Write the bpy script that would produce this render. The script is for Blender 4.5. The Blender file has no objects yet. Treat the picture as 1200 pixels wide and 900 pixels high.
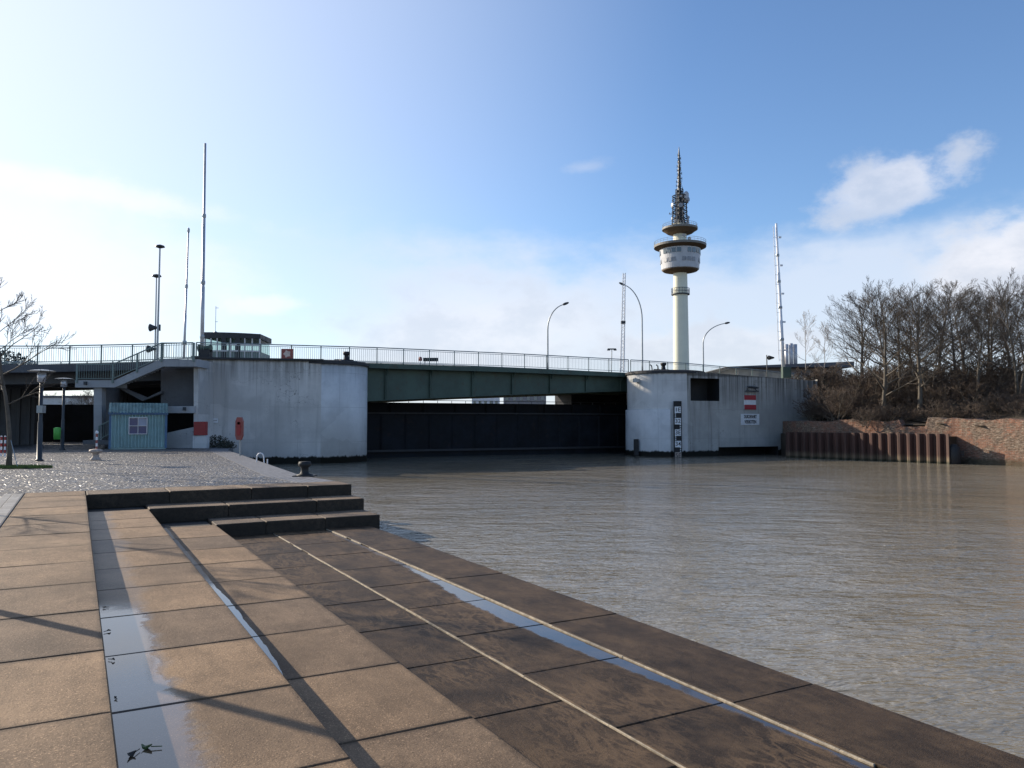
import bpy, bmesh, math, random
from math import sin, cos, pi, radians, sqrt, atan2
from mathutils import Vector, Matrix

S = bpy.context.scene
COL = S.collection

def words(name, cu, parent, loc):
    """turn a text curve into a plain mesh part"""
    to = bpy.data.objects.new(name, cu)
    COL.objects.link(to)
    bpy.context.view_layer.update()
    me = bpy.data.meshes.new_from_object(to.evaluated_get(bpy.context.evaluated_depsgraph_get()))
    bpy.data.objects.remove(to)
    o = bpy.data.objects.new(name, me)
    COL.objects.link(o)
    o.parent = parent
    o.rotation_euler = (pi / 2, 0, 0)
    o.location = loc
    return o


# ------------------------------------------------------------------ camera
F = 915.0 / 1200.0
PITCH = math.atan(44.0 / 915.0)
CAMZ = 1.6
cd = bpy.data.cameras.new('camera')
cd.sensor_width = 36.0
cd.lens = 36.0 * F
cd.clip_start = 0.05
cd.clip_end = 20000
cam = bpy.data.objects.new('camera', cd)
cam.location = (0, 0, CAMZ)
cam.rotation_euler = (pi / 2 + PITCH, 0, 0)
COL.objects.link(cam)
S.camera = cam

# ------------------------------------------------------------------ sun, sky, exposure
SUN_EL = radians(23.0)
SUN_AZ = radians(-60.0)            # measured from +Y towards +X
to_sun = Vector((sin(SUN_AZ) * cos(SUN_EL), cos(SUN_AZ) * cos(SUN_EL), sin(SUN_EL)))
sd = bpy.data.lights.new('sun', 'SUN')
sd.energy = 5.0
sd.angle = radians(0.55)
sd.color = (1.0, 0.88, 0.72)
sun = bpy.data.objects.new('sun', sd)
sun.rotation_euler = (-to_sun).to_track_quat('-Z', 'Y').to_euler()
sun.location = to_sun * 100
COL.objects.link(sun)
S.view_settings.view_transform = 'Standard'
S.view_settings.look = 'None'
S.view_settings.exposure = 0.42
S.view_settings.gamma = 1.0


class NT:
    """small node-tree writer"""
    def __init__(s, tree):
        s.t = tree
    def n(s, typ, ins=None, **props):
        nd = s.t.nodes.new(typ)
        for k, v in props.items():
            setattr(nd, k, v)
        if ins:
            for k, v in ins.items():
                s.put(nd.inputs[k], v)
        return nd
    def put(s, sock, v):
        if isinstance(v, bpy.types.NodeSocket):
            s.t.links.new(v, sock)
        elif isinstance(v, bpy.types.Node):
            s.t.links.new(v.outputs[0], sock)
        else:
            if sock.type == 'RGBA' and len(v) == 3:
                v = (*v, 1)
            sock.default_value = v
    def m(s, op, a, b=0.0, c=0.0, clamp=False):
        return s.n('ShaderNodeMath', {0: a, 1: b, 2: c}, operation=op, use_clamp=clamp).outputs[0]
    def v(s, op, a, b=(0, 0, 0)):
        nd = s.n('ShaderNodeVectorMath', {0: a, 1: b}, operation=op)
        return nd.outputs['Value'] if op in ('DOT_PRODUCT', 'LENGTH', 'DISTANCE') else nd.outputs[0]
    def mix(s, f, a, b, blend='MIX'):
        nd = s.n('ShaderNodeMix', data_type='RGBA', blend_type=blend)
        s.put(nd.inputs[0], f)
        s.put(nd.inputs[6], a)
        s.put(nd.inputs[7], b)
        return nd.outputs[2]
    def step(s, x, lo, hi, a=0.0, b=1.0, smooth=True):
        return s.n('ShaderNodeMapRange', {0: x, 1: lo, 2: hi, 3: a, 4: b},
                   interpolation_type='SMOOTHSTEP' if smooth else 'LINEAR').outputs[0]
    def noise(s, vec, scale, detail=4, rough=0.55, dist=0.0, out=0):
        return s.n('ShaderNodeTexNoise', {'Vector': vec, 'Scale': scale, 'Detail': detail, 'Roughness': rough,
                                          'Distortion': dist}).outputs[out]
    def scale(s, vec, sc, loc=(0, 0, 0)):
        return s.n('ShaderNodeMapping', {'Vector': vec, 'Scale': sc, 'Location': loc}).outputs[0]
    def xyz(s, vec):
        return s.n('ShaderNodeSeparateXYZ', {0: vec}).outputs


def rayd(x, y):
    cx = (x - 600) / 915.0
    cz = (450 - y) / 915.0
    return Vector((cx, cos(PITCH) - cz * sin(PITCH), sin(PITCH) + cz * cos(PITCH)))


def at(x, y, Y):
    """point of the place seen towards (x, y) at the distance Y ahead of the camera"""
    d = rayd(x, y)
    return Vector((d.x * Y / d.y, Y, CAMZ + d.z * Y / d.y))


# ------------------------------------------------------------------ world: Nishita sky with clouds by direction
W = bpy.data.worlds.new('World')
S.world = W
W.use_nodes = True
wt = W.node_tree
wt.nodes.clear()
k = NT(wt)
sky = k.n('ShaderNodeTexSky', sky_type='NISHITA')
sky.sun_disc = False
sky.sun_elevation = SUN_EL
sky.sun_rotation = SUN_AZ
sky.altitude = 0
sky.air_density = 1.0
sky.dust_density = 0.5
sky.ozone_density = 2.5
gdir = k.v('NORMALIZE', k.n('ShaderNodeTexCoord').outputs['Generated'])
gx, gy, gz = k.xyz(gdir)
nA = k.noise(k.scale(gdir, (1, 1, 2.2)), 5.0, 7, 0.58)
nB = k.noise(k.scale(gdir, (1, 1, 1.6)), 14.0, 6, 0.6)
nC = k.noise(k.scale(gdir, (1, 1, 5.0), (3.1, 0, 0)), 4.0, 6, 0.6)
nAc = k.m('SUBTRACT', nA, 0.5)
nBc = k.m('SUBTRACT', nB, 0.5)


def blob(px, py, a, b, tilt, kA, kB, r0, r1):
    c = rayd(px, py).normalized()
    u = Vector((c.y, -c.x, 0)).normalized()
    v = u.cross(c)
    uu = u * cos(tilt) + v * sin(tilt)
    vv = -u * sin(tilt) + v * cos(tilt)
    du = k.m('DIVIDE', k.v('DOT_PRODUCT', gdir, tuple(uu)), a / 915.0)
    dv = k.m('DIVIDE', k.v('DOT_PRODUCT', gdir, tuple(vv)), b / 915.0)
    r = k.m('SQRT', k.m('ADD', k.m('MULTIPLY', du, du), k.m('MULTIPLY', dv, dv)))
    r = k.m('ADD', r, k.m('MULTIPLY', nAc, kA))
    r = k.m('ADD', r, k.m('MULTIPLY', nBc, kB))
    front = k.m('GREATER_THAN', k.v('DOT_PRODUCT', gdir, tuple(c)), 0.3)
    return k.m('MULTIPLY', k.step(r, r0, r1, 1.0, 0.0), front), dv


# broad veil low over the river, thinner to the right
az = k.m('ARCTAN2', gx, gy)
veil_h = k.m('ADD', gz, k.m('ADD', k.m('MULTIPLY', nAc, 0.17), k.m('MULTIPLY', nBc, 0.05)))
veil = k.step(veil_h, 0.17, 0.25, 1.0, 0.0)
veil = k.m('MULTIPLY', veil, k.step(az, -0.30, -0.10, 0.25, 0.92))
c1, v1 = blob(1046, 216, 80, 36, 0.16, 0.0, 1.9, 0.5, 1.1)
c2, v2 = blob(1190, 297, 105, 45, 0.28, 0.9, 1.9, 0.5, 1.1)
c3, v3 = blob(686, 196, 30, 8, 0.1, 1.4, 3.0, 0.2, 1.2)
c4, v4 = blob(40, 300, 190, 75, -0.1, 1.0, 0.8, 0.3, 1.3)
c5, v5 = blob(70, 215, 160, 13, -0.08, 1.4, 1.5, 0.2, 1.4)
c6, v6 = blob(310, 358, 42, 10, 0.1, 1.0, 2.2, 0.3, 1.3)
c7, v7 = blob(840, 405, 150, 26, 0.0, 0.8, 2.2, 0.4, 1.1)
c8, v8 = blob(560, 400, 220, 70, 0.1, 0.8, 1.4, 0.4, 1.3)
# whitish glare of thin cloud round the sun, off to the left
sunward = k.v('DOT_PRODUCT', gdir, tuple(to_sun))
glare = k.m('POWER', k.step(sunward, 0.40, 1.0, 0.0, 1.0, False), 1.5)
col = k.mix(1.0, sky.outputs[0], (1.10, 1.24, 1.42), 'MULTIPLY')
col = k.mix(k.m('MULTIPLY', glare, 0.9, clamp=True), col, (7.4, 7.9, 8.9))
col = k.mix(k.m('MULTIPLY', veil, 0.80), col, (6.0, 6.5, 7.4))
cum = k.mix(k.step(nB, 0.35, 0.65), (5.4, 5.7, 6.4), (7.1, 7.1, 7.5))
for c, w in ((c8, 0.55), (c7, 0.55), (c2, 0.8), (c1, 0.66), (c3, 0.25)):
    col = k.mix(k.m('MULTIPLY', c, w), col, cum)
for c, w in ((c4, 0.6), (c5, 0.55), (c6, 0.5)):
    col = k.mix(k.m('MULTIPLY', c, w), col, (8.0, 8.0, 8.3))
bg = k.n('ShaderNodeBackground', {'Color': col, 'Strength': 0.10})
k.n('ShaderNodeOutputWorld', {'Surface': bg.outputs[0]})

# ------------------------------------------------------------------ mesh builder
class MB:
    def __init__(s):
        s.v, s.f, s.t = [], [], []
        s.uv = {}
    def face(s, idx, tint=0.5):
        s.f.append(tuple(idx))
        s.t.append(tint)
    def poly(s, pts, tint=0.5):
        b = len(s.v)
        s.v += [tuple(p) for p in pts]
        s.face(range(b, b + len(pts)), tint)
    def box(s, c, d, rz=0.0, tint=0.5):
        hx, hy, hz = d[0] / 2, d[1] / 2, d[2] / 2
        b = len(s.v)
        ca, sa = cos(rz), sin(rz)
        for z in (-hz, hz):
            for x, y in ((-hx, -hy), (hx, -hy), (hx, hy), (-hx, hy)):
                s.v.append((c[0] + x * ca - y * sa, c[1] + x * sa + y * ca, c[2] + z))
        for q in ((3, 2, 1, 0), (4, 5, 6, 7), (0, 1, 5, 4), (1, 2, 6, 5), (2, 3, 7, 6), (3, 0, 4, 7)):
            s.face([b + i for i in q], tint)
    def slab(s, x0, x1, y0, y1, zt, zb, bev=0.008, tint=0.5, dz=(0, 0, 0, 0)):
        b = len(s.v)
        for inset, z in ((0, zb), (0, zt - bev), (bev, zt)):
            for i, (x, y) in enumerate(((x0 + inset, y0 + inset), (x1 - inset, y0 + inset), (x1 - inset, y1 - inset), (x0 + inset, y1 - inset))):
                s.v.append((x, y, z + (dz[i] if z != zb else 0)))
        for r in (0, 4):
            for i in range(4):
                j = (i + 1) % 4
                s.face((b + r + i, b + r + j, b + r + 4 + j, b + r + 4 + i), tint)
        s.face((b + 8, b + 9, b + 10, b + 11), tint)
        w_, l_ = x1 - x0, y1 - y0
        s.uv[len(s.f) - 1] = [((0, w_), (0, l_)), ((w_, 0), (0, l_)), ((w_, 0), (l_, 0)), ((0, w_), (l_, 0))]
        s.face((b + 3, b + 2, b + 1, b), tint)
    def prism(s, pts, z0, z1, tint=0.5):
        n = len(pts)
        b = len(s.v)
        g = lambda z, i: z[i] if isinstance(z, (list, tuple)) else z
        for i, p in enumerate(pts):
            s.v.append((p[0], p[1], g(z0, i)))
        for i, p in enumerate(pts):
            s.v.append((p[0], p[1], g(z1, i)))
        s.face([b + n - 1 - i for i in range(n)], tint)
        s.face([b + n + i for i in range(n)], tint)
        for i in range(n):
            j = (i + 1) % n
            s.face((b + i, b + j, b + n + j, b + n + i), tint)
    def plate(s, pts, off, tint=0.5):
        """extrude a 3D polygon by a vector"""
        n = len(pts)
        b = len(s.v)
        off = Vector(off)
        for p in pts:
            s.v.append(tuple(p))
        for p in pts:
            s.v.append(tuple(Vector(p) + off))
        s.face([b + n - 1 - i for i in range(n)], tint)
        s.face([b + n + i for i in range(n)], tint)
        for i in range(n):
            j = (i + 1) % n
            s.face((b + i, b + j, b + n + j, b + n + i), tint)
    def tube(s, pts, rad, sides=6, cap=True, tint=0.5):
        pts = [Vector(p) for p in pts]
        if not isinstance(rad, (list, tuple)):
            rad = [rad] * len(pts)
        b0 = len(s.v)
        n = len(pts)
        ref = None
        for i, p in enumerate(pts):
            d = (pts[min(i + 1, n - 1)] - pts[max(i - 1, 0)])
            if d.length < 1e-9:
                d = Vector((0, 0, 1))
            d.normalize()
            if ref is None:
                ref = Vector((1, 0, 0)) if abs(d.x) < 0.8 else Vector((0, 1, 0))
            a = (ref - d * ref.dot(d))
            if a.length < 1e-6:
                a = d.orthogonal()
            a.normalize()
            ref = a
            c = d.cross(a)
            for q in range(sides):
                t = 2 * pi * q / sides
                s.v.append(tuple(p + (a * cos(t) + c * sin(t)) * rad[i]))
        for i in range(n - 1):
            for q in range(sides):
                r = (q + 1) % sides
                a0 = b0 + i * sides
                s.face((a0 + q, a0 + r, a0 + sides + r, a0 + sides + q), tint)
        if cap:
            s.face([b0 + sides - 1 - q for q in range(sides)], tint)
            s.face([b0 + (n - 1) * sides + q for q in range(sides)], tint)
    def bar(s, p0, p1, w, h, tint=0.5):
        p0, p1 = Vector(p0), Vector(p1)
        d = (p1 - p0).normalized()
        up = Vector((0, 0, 1)) if abs(d.z) < 0.95 else Vector((0, 1, 0))
        a = d.cross(up).normalized()
        c = a.cross(d)
        b = len(s.v)
        for p in (p0, p1):
            for x, y in ((-1, -1), (1, -1), (1, 1), (-1, 1)):
                s.v.append(tuple(p + a * (x * w / 2) + c * (y * h / 2)))
        for q in ((3, 2, 1, 0), (4, 5, 6, 7), (0, 1, 5, 4), (1, 2, 6, 5), (2, 3, 7, 6), (3, 0, 4, 7)):
            s.face([b + i for i in q], tint)
    def lathe(s, prof, c=(0, 0, 0), seg=24, a0=0.0, a1=2 * pi, tint=0.5):
        b = len(s.v)
        full = abs(a1 - a0 - 2 * pi) < 1e-6
        m = seg if full else seg + 1
        for r, z in prof:
            for q in range(m):
                t = a0 + (a1 - a0) * q / seg
                s.v.append((c[0] + r * cos(t), c[1] + r * sin(t), c[2] + z))
        for i in range(len(prof) - 1):
            for q in range(seg):
                r = (q + 1) % m
                s.face((b + i * m + q, b + i * m + r, b + (i + 1) * m + r, b + (i + 1) * m + q), tint)
        if full:
            if prof[0][0] > 1e-4:
                s.face([b + m - 1 - q for q in range(m)], tint)
            if prof[-1][0] > 1e-4:
                s.face([b + (len(prof) - 1) * m + q for q in range(m)], tint)
    def build(s, name, mat, parent=None, world=False, smooth=False, rz=None):
        off = Vector((0, 0, 0))
        if parent is not None and world:
            off = Vector(parent.get('origin', (0, 0, 0)))
        me = bpy.data.meshes.new(name)
        me.from_pydata([(p[0] - off.x, p[1] - off.y, p[2] - off.z) for p in s.v], [], s.f)
        if any(abs(t - 0.5) > 1e-6 for t in s.t):
            at_ = me.attributes.new('tint', 'FLOAT', 'FACE')
            at_.data.foreach_set('value', s.t)
        if s.uv:
            la, lb_ = me.uv_layers.new(name='across'), me.uv_layers.new(name='along')
            for p in me.polygons:
                q = s.uv.get(p.index)
                for n_, li in enumerate(p.loop_indices):
                    la.data[li].uv = q[n_][0] if q else (0.004, 0.004)
                    lb_.data[li].uv = q[n_][1] if q else (0.004, 0.004)
        me.materials.append(mat)
        if smooth:
            me.polygons.foreach_set('use_smooth', [len(f) <= 4 for f in s.f])
        me.update()
        o = bpy.data.objects.new(name, me)
        COL.objects.link(o)
        if parent is not None:
            o.parent = parent
        if rz is not None:
            o.rotation_euler = (0, 0, rz)
        return o


def tag(o, label=None, cat=None, group=None, kind=None):
    if label: o['label'] = label
    if cat: o['category'] = cat
    if group: o['group'] = group
    if kind: o['kind'] = kind
    return o


def thing(name, label, cat, loc=(0, 0, 0), group=None, rz=0.0):
    o = bpy.data.objects.new(name, None)
    o.empty_display_size = 0.3
    o.location = loc
    o.rotation_euler = (0, 0, rz)
    COL.objects.link(o)
    o['origin'] = tuple(loc)
    return tag(o, label, cat, group)


def copy_tree(o, parent=None):
    c = o.copy()
    COL.objects.link(c)
    if parent is not None:
        c.parent = parent
    for ch in list(o.children):
        copy_tree(ch, c)
    return c


# ------------------------------------------------------------------ materials
def base_mat(name):
    m = bpy.data.materials.new(name)
    m.use_nodes = True
    nt = m.node_tree
    nt.nodes.clear()
    k = NT(nt)
    b = k.n('ShaderNodeBsdfPrincipled')
    k.n('ShaderNodeOutputMaterial', {'Surface': b.outputs[0]})
    return m, k, b


def paint(name, colr, rough=0.45, metal=0.0, var=0.25, scale=2.0, bump=0.0, bscale=40.0, rust=0.0, spec=0.5):
    m, k, b = base_mat(name)
    tc = k.n('ShaderNodeTexCoord').outputs['Object']
    n1 = k.noise(tc, scale, 6, 0.65)
    dark = tuple(c * (1 - var) for c in colr)
    lite = tuple(min(1, c * (1 + var * 0.7)) for c in colr)
    c = k.mix(k.step(n1, 0.3, 0.7), dark, lite)
    if rust:
        n2 = k.noise(tc, scale * 3.1, 8, 0.7)
        c = k.mix(k.m('MULTIPLY', k.step(n2, 0.56, 0.66), rust), c, (0.09, 0.045, 0.022))
    k.put(b.inputs['Base Color'], c)
    k.put(b.inputs['Roughness'], k.step(n1, 0.2, 0.8, rough * 0.75, min(1, rough * 1.3)))
    b.inputs['Metallic'].default_value = metal
    b.inputs['Specular IOR Level'].default_value = spec
    if bump:
        bn = k.n('ShaderNodeBump', {'Strength': bump, 'Distance': 0.02, 'Height': k.noise(tc, bscale, 6, 0.7)})
        k.put(b.inputs['Normal'], bn.outputs[0])
    return m


def concrete(name, colr, dirt=(0.06, 0.055, 0.045), top=5.6, streak=0.6, tide=-0.55, fade=2.2, rough=0.85):
    """weathered white-painted concrete: rain streaks from the rim, patches, an algae band at the tide line"""
    m, k, b = base_mat(name)
    P = k.n('ShaderNodeNewGeometry').outputs['Position']
    x, y, z = k.xyz(P)
    n1 = k.noise(P, 0.35, 6, 0.6)
    n2 = k.noise(P, 3.0, 8, 0.7)
    st = k.noise(k.scale(P, (1.8, 1.8, 0.07)), 1.0, 6, 0.7)
    st2 = k.noise(k.scale(P, (6.0, 6.0, 0.12), (4, 7, 0)), 1.0, 5, 0.7)
    c = k.mix(k.step(n1, 0.35, 0.68), tuple(q * 0.74 for q in colr), colr)
    c = k.mix(k.m('MULTIPLY', k.step(n2, 0.45, 0.75), 0.35), c, tuple(q * 0.7 for q in colr))
    fx = k.m('ABSOLUTE', k.m('SUBTRACT', k.m('FRACT', k.m('DIVIDE', x, 2.55)), 0.5))
    fz = k.m('ABSOLUTE', k.m('SUBTRACT', k.m('FRACT', k.m('DIVIDE', k.m('ADD', z, 0.9), 2.3)), 0.5))
    fl = k.m('MAXIMUM', k.m('LESS_THAN', fx, 0.008), k.m('LESS_THAN', fz, 0.008))
    c = k.mix(k.m('MULTIPLY', fl, k.step(n1, 0.35, 0.65, 0.0, 0.26)), c, dirt)
    # painted-over patches
    pv = k.n('ShaderNodeTexVoronoi', {'Vector': k.scale(P, (0.45, 0.45, 0.5)), 'Scale': 1.0}, distance='CHEBYCHEV')
    pc = k.xyz(pv.outputs['Color'])[0]
    c = k.mix(k.m('MULTIPLY', k.m('GREATER_THAN', pc, 0.8), 0.18), c, tuple(min(1, q * 1.25) for q in colr))
    c = k.mix(k.m('MULTIPLY', k.step(st, 0.50, 0.75), streak * 0.55), c, dirt)
    fall = k.step(z, top - fade, top, 0.0, 1.0)
    rim = k.m('MULTIPLY', fall, k.step(st2, 0.36, 0.66))
    c = k.mix(k.m('MULTIPLY', rim, streak), c, dirt)
    lip = k.step(k.m('ADD', z, k.m('MULTIPLY', n2, 0.3)), top - 0.02, top + 0.14)
    c = k.mix(k.m('MULTIPLY', lip, 0.7), c, dirt)
    hz = k.m('ADD', z, k.m('ADD', k.m('MULTIPLY', n2, 0.35), k.m('MULTIPLY', st2, 0.35)))
    band = k.step(hz, tide + 0.12, tide + 0.24, 1.0, 0.0)
    c = k.mix(band, c, (0.012, 0.012, 0.009))
    # fine cracks
    cr = k.n('ShaderNodeTexVoronoi', {'Vector': k.v('ADD', k.scale(P, (0.3, 0.3, 0.6)), k.n('ShaderNodeTexNoise', {'Vector': P, 'Scale': 2.0}).outputs[1]), 'Scale': 1.0}, feature='DISTANCE_TO_EDGE')
    crk = k.m('MULTIPLY', k.step(cr.outputs[0], 0.0, 0.012, 1.0, 0.0), k.step(n1, 0.45, 0.6, 0.0, 0.7 if streak > 0.3 else 0.0))
    c = k.mix(crk, c, dirt)
    k.put(b.inputs['Base Color'], c)
    b.inputs['Roughness'].default_value = rough
    b.inputs['Specular IOR Level'].default_value = 0.25
    bn = k.n('ShaderNodeBump', {'Strength': 0.35, 'Distance': 0.03, 'Height': k.m('ADD', n2, k.noise(P, 25, 4, 0.6))})
    k.put(b.inputs['Normal'], bn.outputs[0])
    return m


def stone(name, light, dark, kind):
    """slabs of the terrace. object X runs across the rows, object Y along them. kind picks the puddles and silt"""
    m, k, b = base_mat(name)
    P = k.n('ShaderNodeTexCoord').outputs['Object']
    x, y, z = k.xyz(P)
    tint = k.n('ShaderNodeAttribute', attribute_name='tint').outputs['Fac']
    n1 = k.noise(P, 1.3, 7, 0.65)
    n2 = k.noise(P, 9.0, 8, 0.75)
    n3 = k.noise(P, 85.0, 3, 0.6)
    grain = k.noise(k.scale(P, (4.0, 0.9, 4.0) if kind != 'dark' else (2.2, 1.5, 2.0)), 1.6, 8, 0.7, 1.2 if kind != 'dark' else 0.3)
    c = k.mix(k.step(n1, 0.3, 0.72), dark, light)
    c = k.mix(k.m('MULTIPLY', k.step(grain, 0.42, 0.7), 0.38), c, tuple(q * 0.62 for q in dark))
    c = k.mix(k.m('MULTIPLY', k.step(n2, 0.52, 0.74), 0.30), c, tuple(q * 0.55 for q in dark))
    n4 = k.noise(P, 34.0, 5, 0.8)
    c = k.mix(k.m('MULTIPLY', k.step(n4, 0.56, 0.70), 0.45), c, tuple(q * 0.5 for q in dark))
    c = k.mix(k.m('MULTIPLY', k.step(n4, 0.30, 0.42, 1.0, 0.0), 0.45), c, tuple(min(1, q * 1.35) for q in light))
    c = k.mix(k.m('MULTIPLY', k.step(n3, 0.59, 0.66), 0.85), c, tuple(min(1, q * 1.7) for q in light))
    c = k.mix(k.m('MULTIPLY', k.step(n3, 0.32, 0.39, 1.0, 0.0), 0.8), c, tuple(q * 0.28 for q in dark))
    br_ = k.noise(k.scale(P, (1.1, 0.5, 1.0), (7, 2, 0)), 1.0, 5, 0.6)
    c = k.mix(k.m('MULTIPLY', k.step(br_, 0.46, 0.68), 0.42), c, tuple(q * 0.6 for q in dark))
    ua = k.xyz(k.n('ShaderNodeUVMap', uv_map='across').outputs[0])
    ub = k.xyz(k.n('ShaderNodeUVMap', uv_map='along').outputs[0])
    edge_d = k.m('MINIMUM', k.m('MINIMUM', ua[0], ua[1]), k.m('MINIMUM', ub[0], ub[1]))
    worn = k.m('ADD', edge_d, k.m('ADD', k.m('MULTIPLY', k.m('SUBTRACT', n2, 0.5), 0.10), k.m('MULTIPLY', k.m('SUBTRACT', n1, 0.5), 0.10)))
    c = k.mix(k.step(worn, -0.005, 0.055, 0.6, 0.0), c, tuple(q * 0.42 for q in dark))
    chipn = k.noise(P, 17.0, 3, 0.6)
    chip = k.m('LESS_THAN', edge_d, k.m('MULTIPLY', k.step(chipn, 0.60, 0.74), 0.045))
    c = k.mix(k.m('MULTIPLY', chip, 0.75), c, tuple(q * 0.3 for q in dark))
    # lichen / old stains
    vs = k.noise(P, 2.6, 3, 0.5, 2.0)
    c = k.mix(k.m('MULTIPLY', k.step(vs, 0.66, 0.73), 0.35), c, tuple(q * 0.4 for q in dark))
    c = k.mix(1.0, c, k.n('ShaderNodeCombineColor', {0: k.step(tint, 0, 1, 0.64, 1.30, False), 1: k.step(tint, 0, 1, 0.66, 1.26, False),
                                                    2: k.step(tint, 0, 1, 0.72, 1.18, False)}).outputs[0], 'MULTIPLY')
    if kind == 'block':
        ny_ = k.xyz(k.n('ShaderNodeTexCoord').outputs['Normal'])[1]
        riser_shade = k.m('MULTIPLY', k.step(ny_, -0.9, -0.5, 1.0, 0.0), k.step(n2, 0.25, 0.65, 0.95, 0.65))  # shade of the step fronts painted into the stone, broken up by noise
        c = k.mix(riser_shade, c, (0.022, 0.018, 0.013))
    rough = 0.78
    wet = None
    wob = k.m('MULTIPLY', k.m('SUBTRACT', n1, 0.5), 1.0)
    if kind == 'tan':
        # water lying in the corner of the second and third rows
        s1 = k.m('MULTIPLY', k.step(k.m('ADD', x, k.m('ADD', k.m('MULTIPLY', wob, 0.55), k.m('MULTIPLY', k.m('SUBTRACT', n2, 0.5), 0.16))), 0.56, 0.74, 1.0, 0.0), k.m('GREATER_THAN', x, 0.21))
        s1 = k.m('MULTIPLY', s1, k.m('LESS_THAN', z, -0.2))
        s1 = k.m('MULTIPLY', s1, k.step(k.m('ADD', y, k.m('MULTIPLY', wob, 1.2)), 8.2, 9.4, 1.0, 0.35))
        w2 = k.m('ADD', k.step(y, 6.0, 8.0, 1.52, 1.63), 0.0)
        s2 = k.m('MULTIPLY', k.m('LESS_THAN', k.m('ADD', x, k.m('MULTIPLY', wob, 0.10)), w2), k.m('GREATER_THAN', x, 1.38))
        s2 = k.m('MULTIPLY', s2, k.m('LESS_THAN', z, -0.45))
        s2 = k.m('MULTIPLY', s2, k.m('MULTIPLY', k.step(y, 3.5, 6.0, 0.55, 1.0), k.step(y, 10.5, 11.8, 1.0, 0.35)))
        wet = k.m('ADD', s1, s2, clamp=True)
    if kind == 'dark':
        def ridge(sc, off, dist):
            q = k.noise(k.scale(P, sc, off), 1.0, 5, 0.6, dist)
            return k.m('SUBTRACT', 1.0, k.m('ABSOLUTE', k.m('MULTIPLY', k.m('SUBTRACT', q, 0.5), 7.0)))
        rid = k.m('MAXIMUM', k.step(ridge((3.4, 1.2, 1), (0, 0, 0), 0.9), 0.55, 1.0), k.m('MULTIPLY', k.step(ridge((6.0, 2.0, 1), (3, 9, 0), 0.9), 0.60, 1.0), 0.8))
        silt = k.m('MULTIPLY', rid, k.step(k.noise(P, 0.9, 4, 0.6), 0.34, 0.62))
        film = k.m('MULTIPLY', k.step(k.noise(k.scale(P, (1.5, 1.0, 1)), 1.6, 7, 0.7), 0.40, 0.68), 0.55)
        film = k.m('MULTIPLY', film, k.step(x, 3.71, 3.75, 0.30, 1.0))
        c = k.mix(film, c, (0.135, 0.088, 0.050))
        silt = k.m('MULTIPLY', silt, k.step(x, 4.85, 4.9, 0.46, 0.16))
        c = k.mix(silt, c, (0.21, 0.135, 0.074))
        edge = k.m('SUBTRACT', 4.87, k.m('MULTIPLY', k.step(k.m('ABSOLUTE', k.m('SUBTRACT', y, 8.6)), 0.0, 4.2, 1.0, 0.18), 0.30))
        xx = k.m('ADD', x, k.m('ADD', k.m('MULTIPLY', wob, 0.30), k.m('MULTIPLY', k.m('SUBTRACT', n2, 0.5), 0.10)))
        wet = k.m('MULTIPLY', k.step(xx, k.m('SUBTRACT', edge, 0.06), edge), k.m('LESS_THAN', x, 4.88))
        wet = k.m('MULTIPLY', wet, k.step(y, 11.5, 13.0, 1.0, 0.3))
        rough = 0.6
    hgt = k.m('ADD', k.m('MULTIPLY', n3, 0.5), k.m('MULTIPLY', n2, 0.8))
    if wet is not None:
        c = k.mix(k.m('MULTIPLY', wet, 0.55), c, tuple(q * 0.45 for q in dark))
        k.put(b.inputs['Roughness'], k.step(wet, 0.0, 0.95, rough, 0.03, False))
        k.put(b.inputs['Specular IOR Level'], k.step(wet, 0.0, 1.0, 0.14 if kind == 'dark' else 0.25, 0.75, False))
        bs = k.step(wet, 0.3, 0.9, 0.6, 0.015)
    else:
        b.inputs['Roughness'].default_value = rough
        b.inputs['Specular IOR Level'].default_value = 0.3
        bs = 0.6
    k.put(b.inputs['Base Color'], c)
    bn = k.n('ShaderNodeBump', {'Strength': bs, 'Distance': 0.012, 'Height': k.m('ADD', hgt, k.m('MULTIPLY', n4, 0.8))})
    k.put(b.inputs['Normal'], bn.outputs[0])
    return m


M = {}
M['pier'] = concrete('pier_concrete', (0.62, 0.595, 0.56), top=5.6)
M['pier_white'] = concrete('pier_nose_paint', (0.66, 0.655, 0.64), top=5.45, streak=0.18)
M['pier_r'] = concrete('pier_concrete_grey', (0.47, 0.46, 0.43), top=5.3, streak=0.85, fade=3.5)
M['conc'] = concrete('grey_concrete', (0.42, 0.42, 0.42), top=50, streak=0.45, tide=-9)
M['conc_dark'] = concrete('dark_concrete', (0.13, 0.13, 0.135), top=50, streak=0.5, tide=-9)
M['stone'] = stone('terrace_stone', (0.300, 0.204, 0.124), (0.170, 0.114, 0.070), 'tan')
M['stone_low'] = stone('wet_terrace_stone', (0.075, 0.050, 0.031), (0.030, 0.021, 0.014), 'dark')
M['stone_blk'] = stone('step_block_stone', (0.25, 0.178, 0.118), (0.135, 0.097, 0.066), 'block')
M['mortar'] = paint('pale_mortar', (0.32, 0.27, 0.20), 0.85, var=0.45, scale=9, bump=0.4)
M['bed'] = paint('joint_bed', (0.035, 0.03, 0.025), 0.9)
M['green'] = paint('bridge_green', (0.075, 0.108, 0.086), 0.55, var=0.25, scale=0.6, rust=0.35, spec=0.25)
M['green_rail'] = paint('rail_green', (0.16, 0.21, 0.19), 0.5, var=0.2)
M['rail'] = paint('rail_grey', (0.30, 0.34, 0.33), 0.45, metal=0.3, var=0.2)
M['gate'] = paint('gate_steel', (0.014, 0.0165, 0.022), 0.6, var=0.5, scale=0.5, rust=0.12, spec=0.12)
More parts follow.
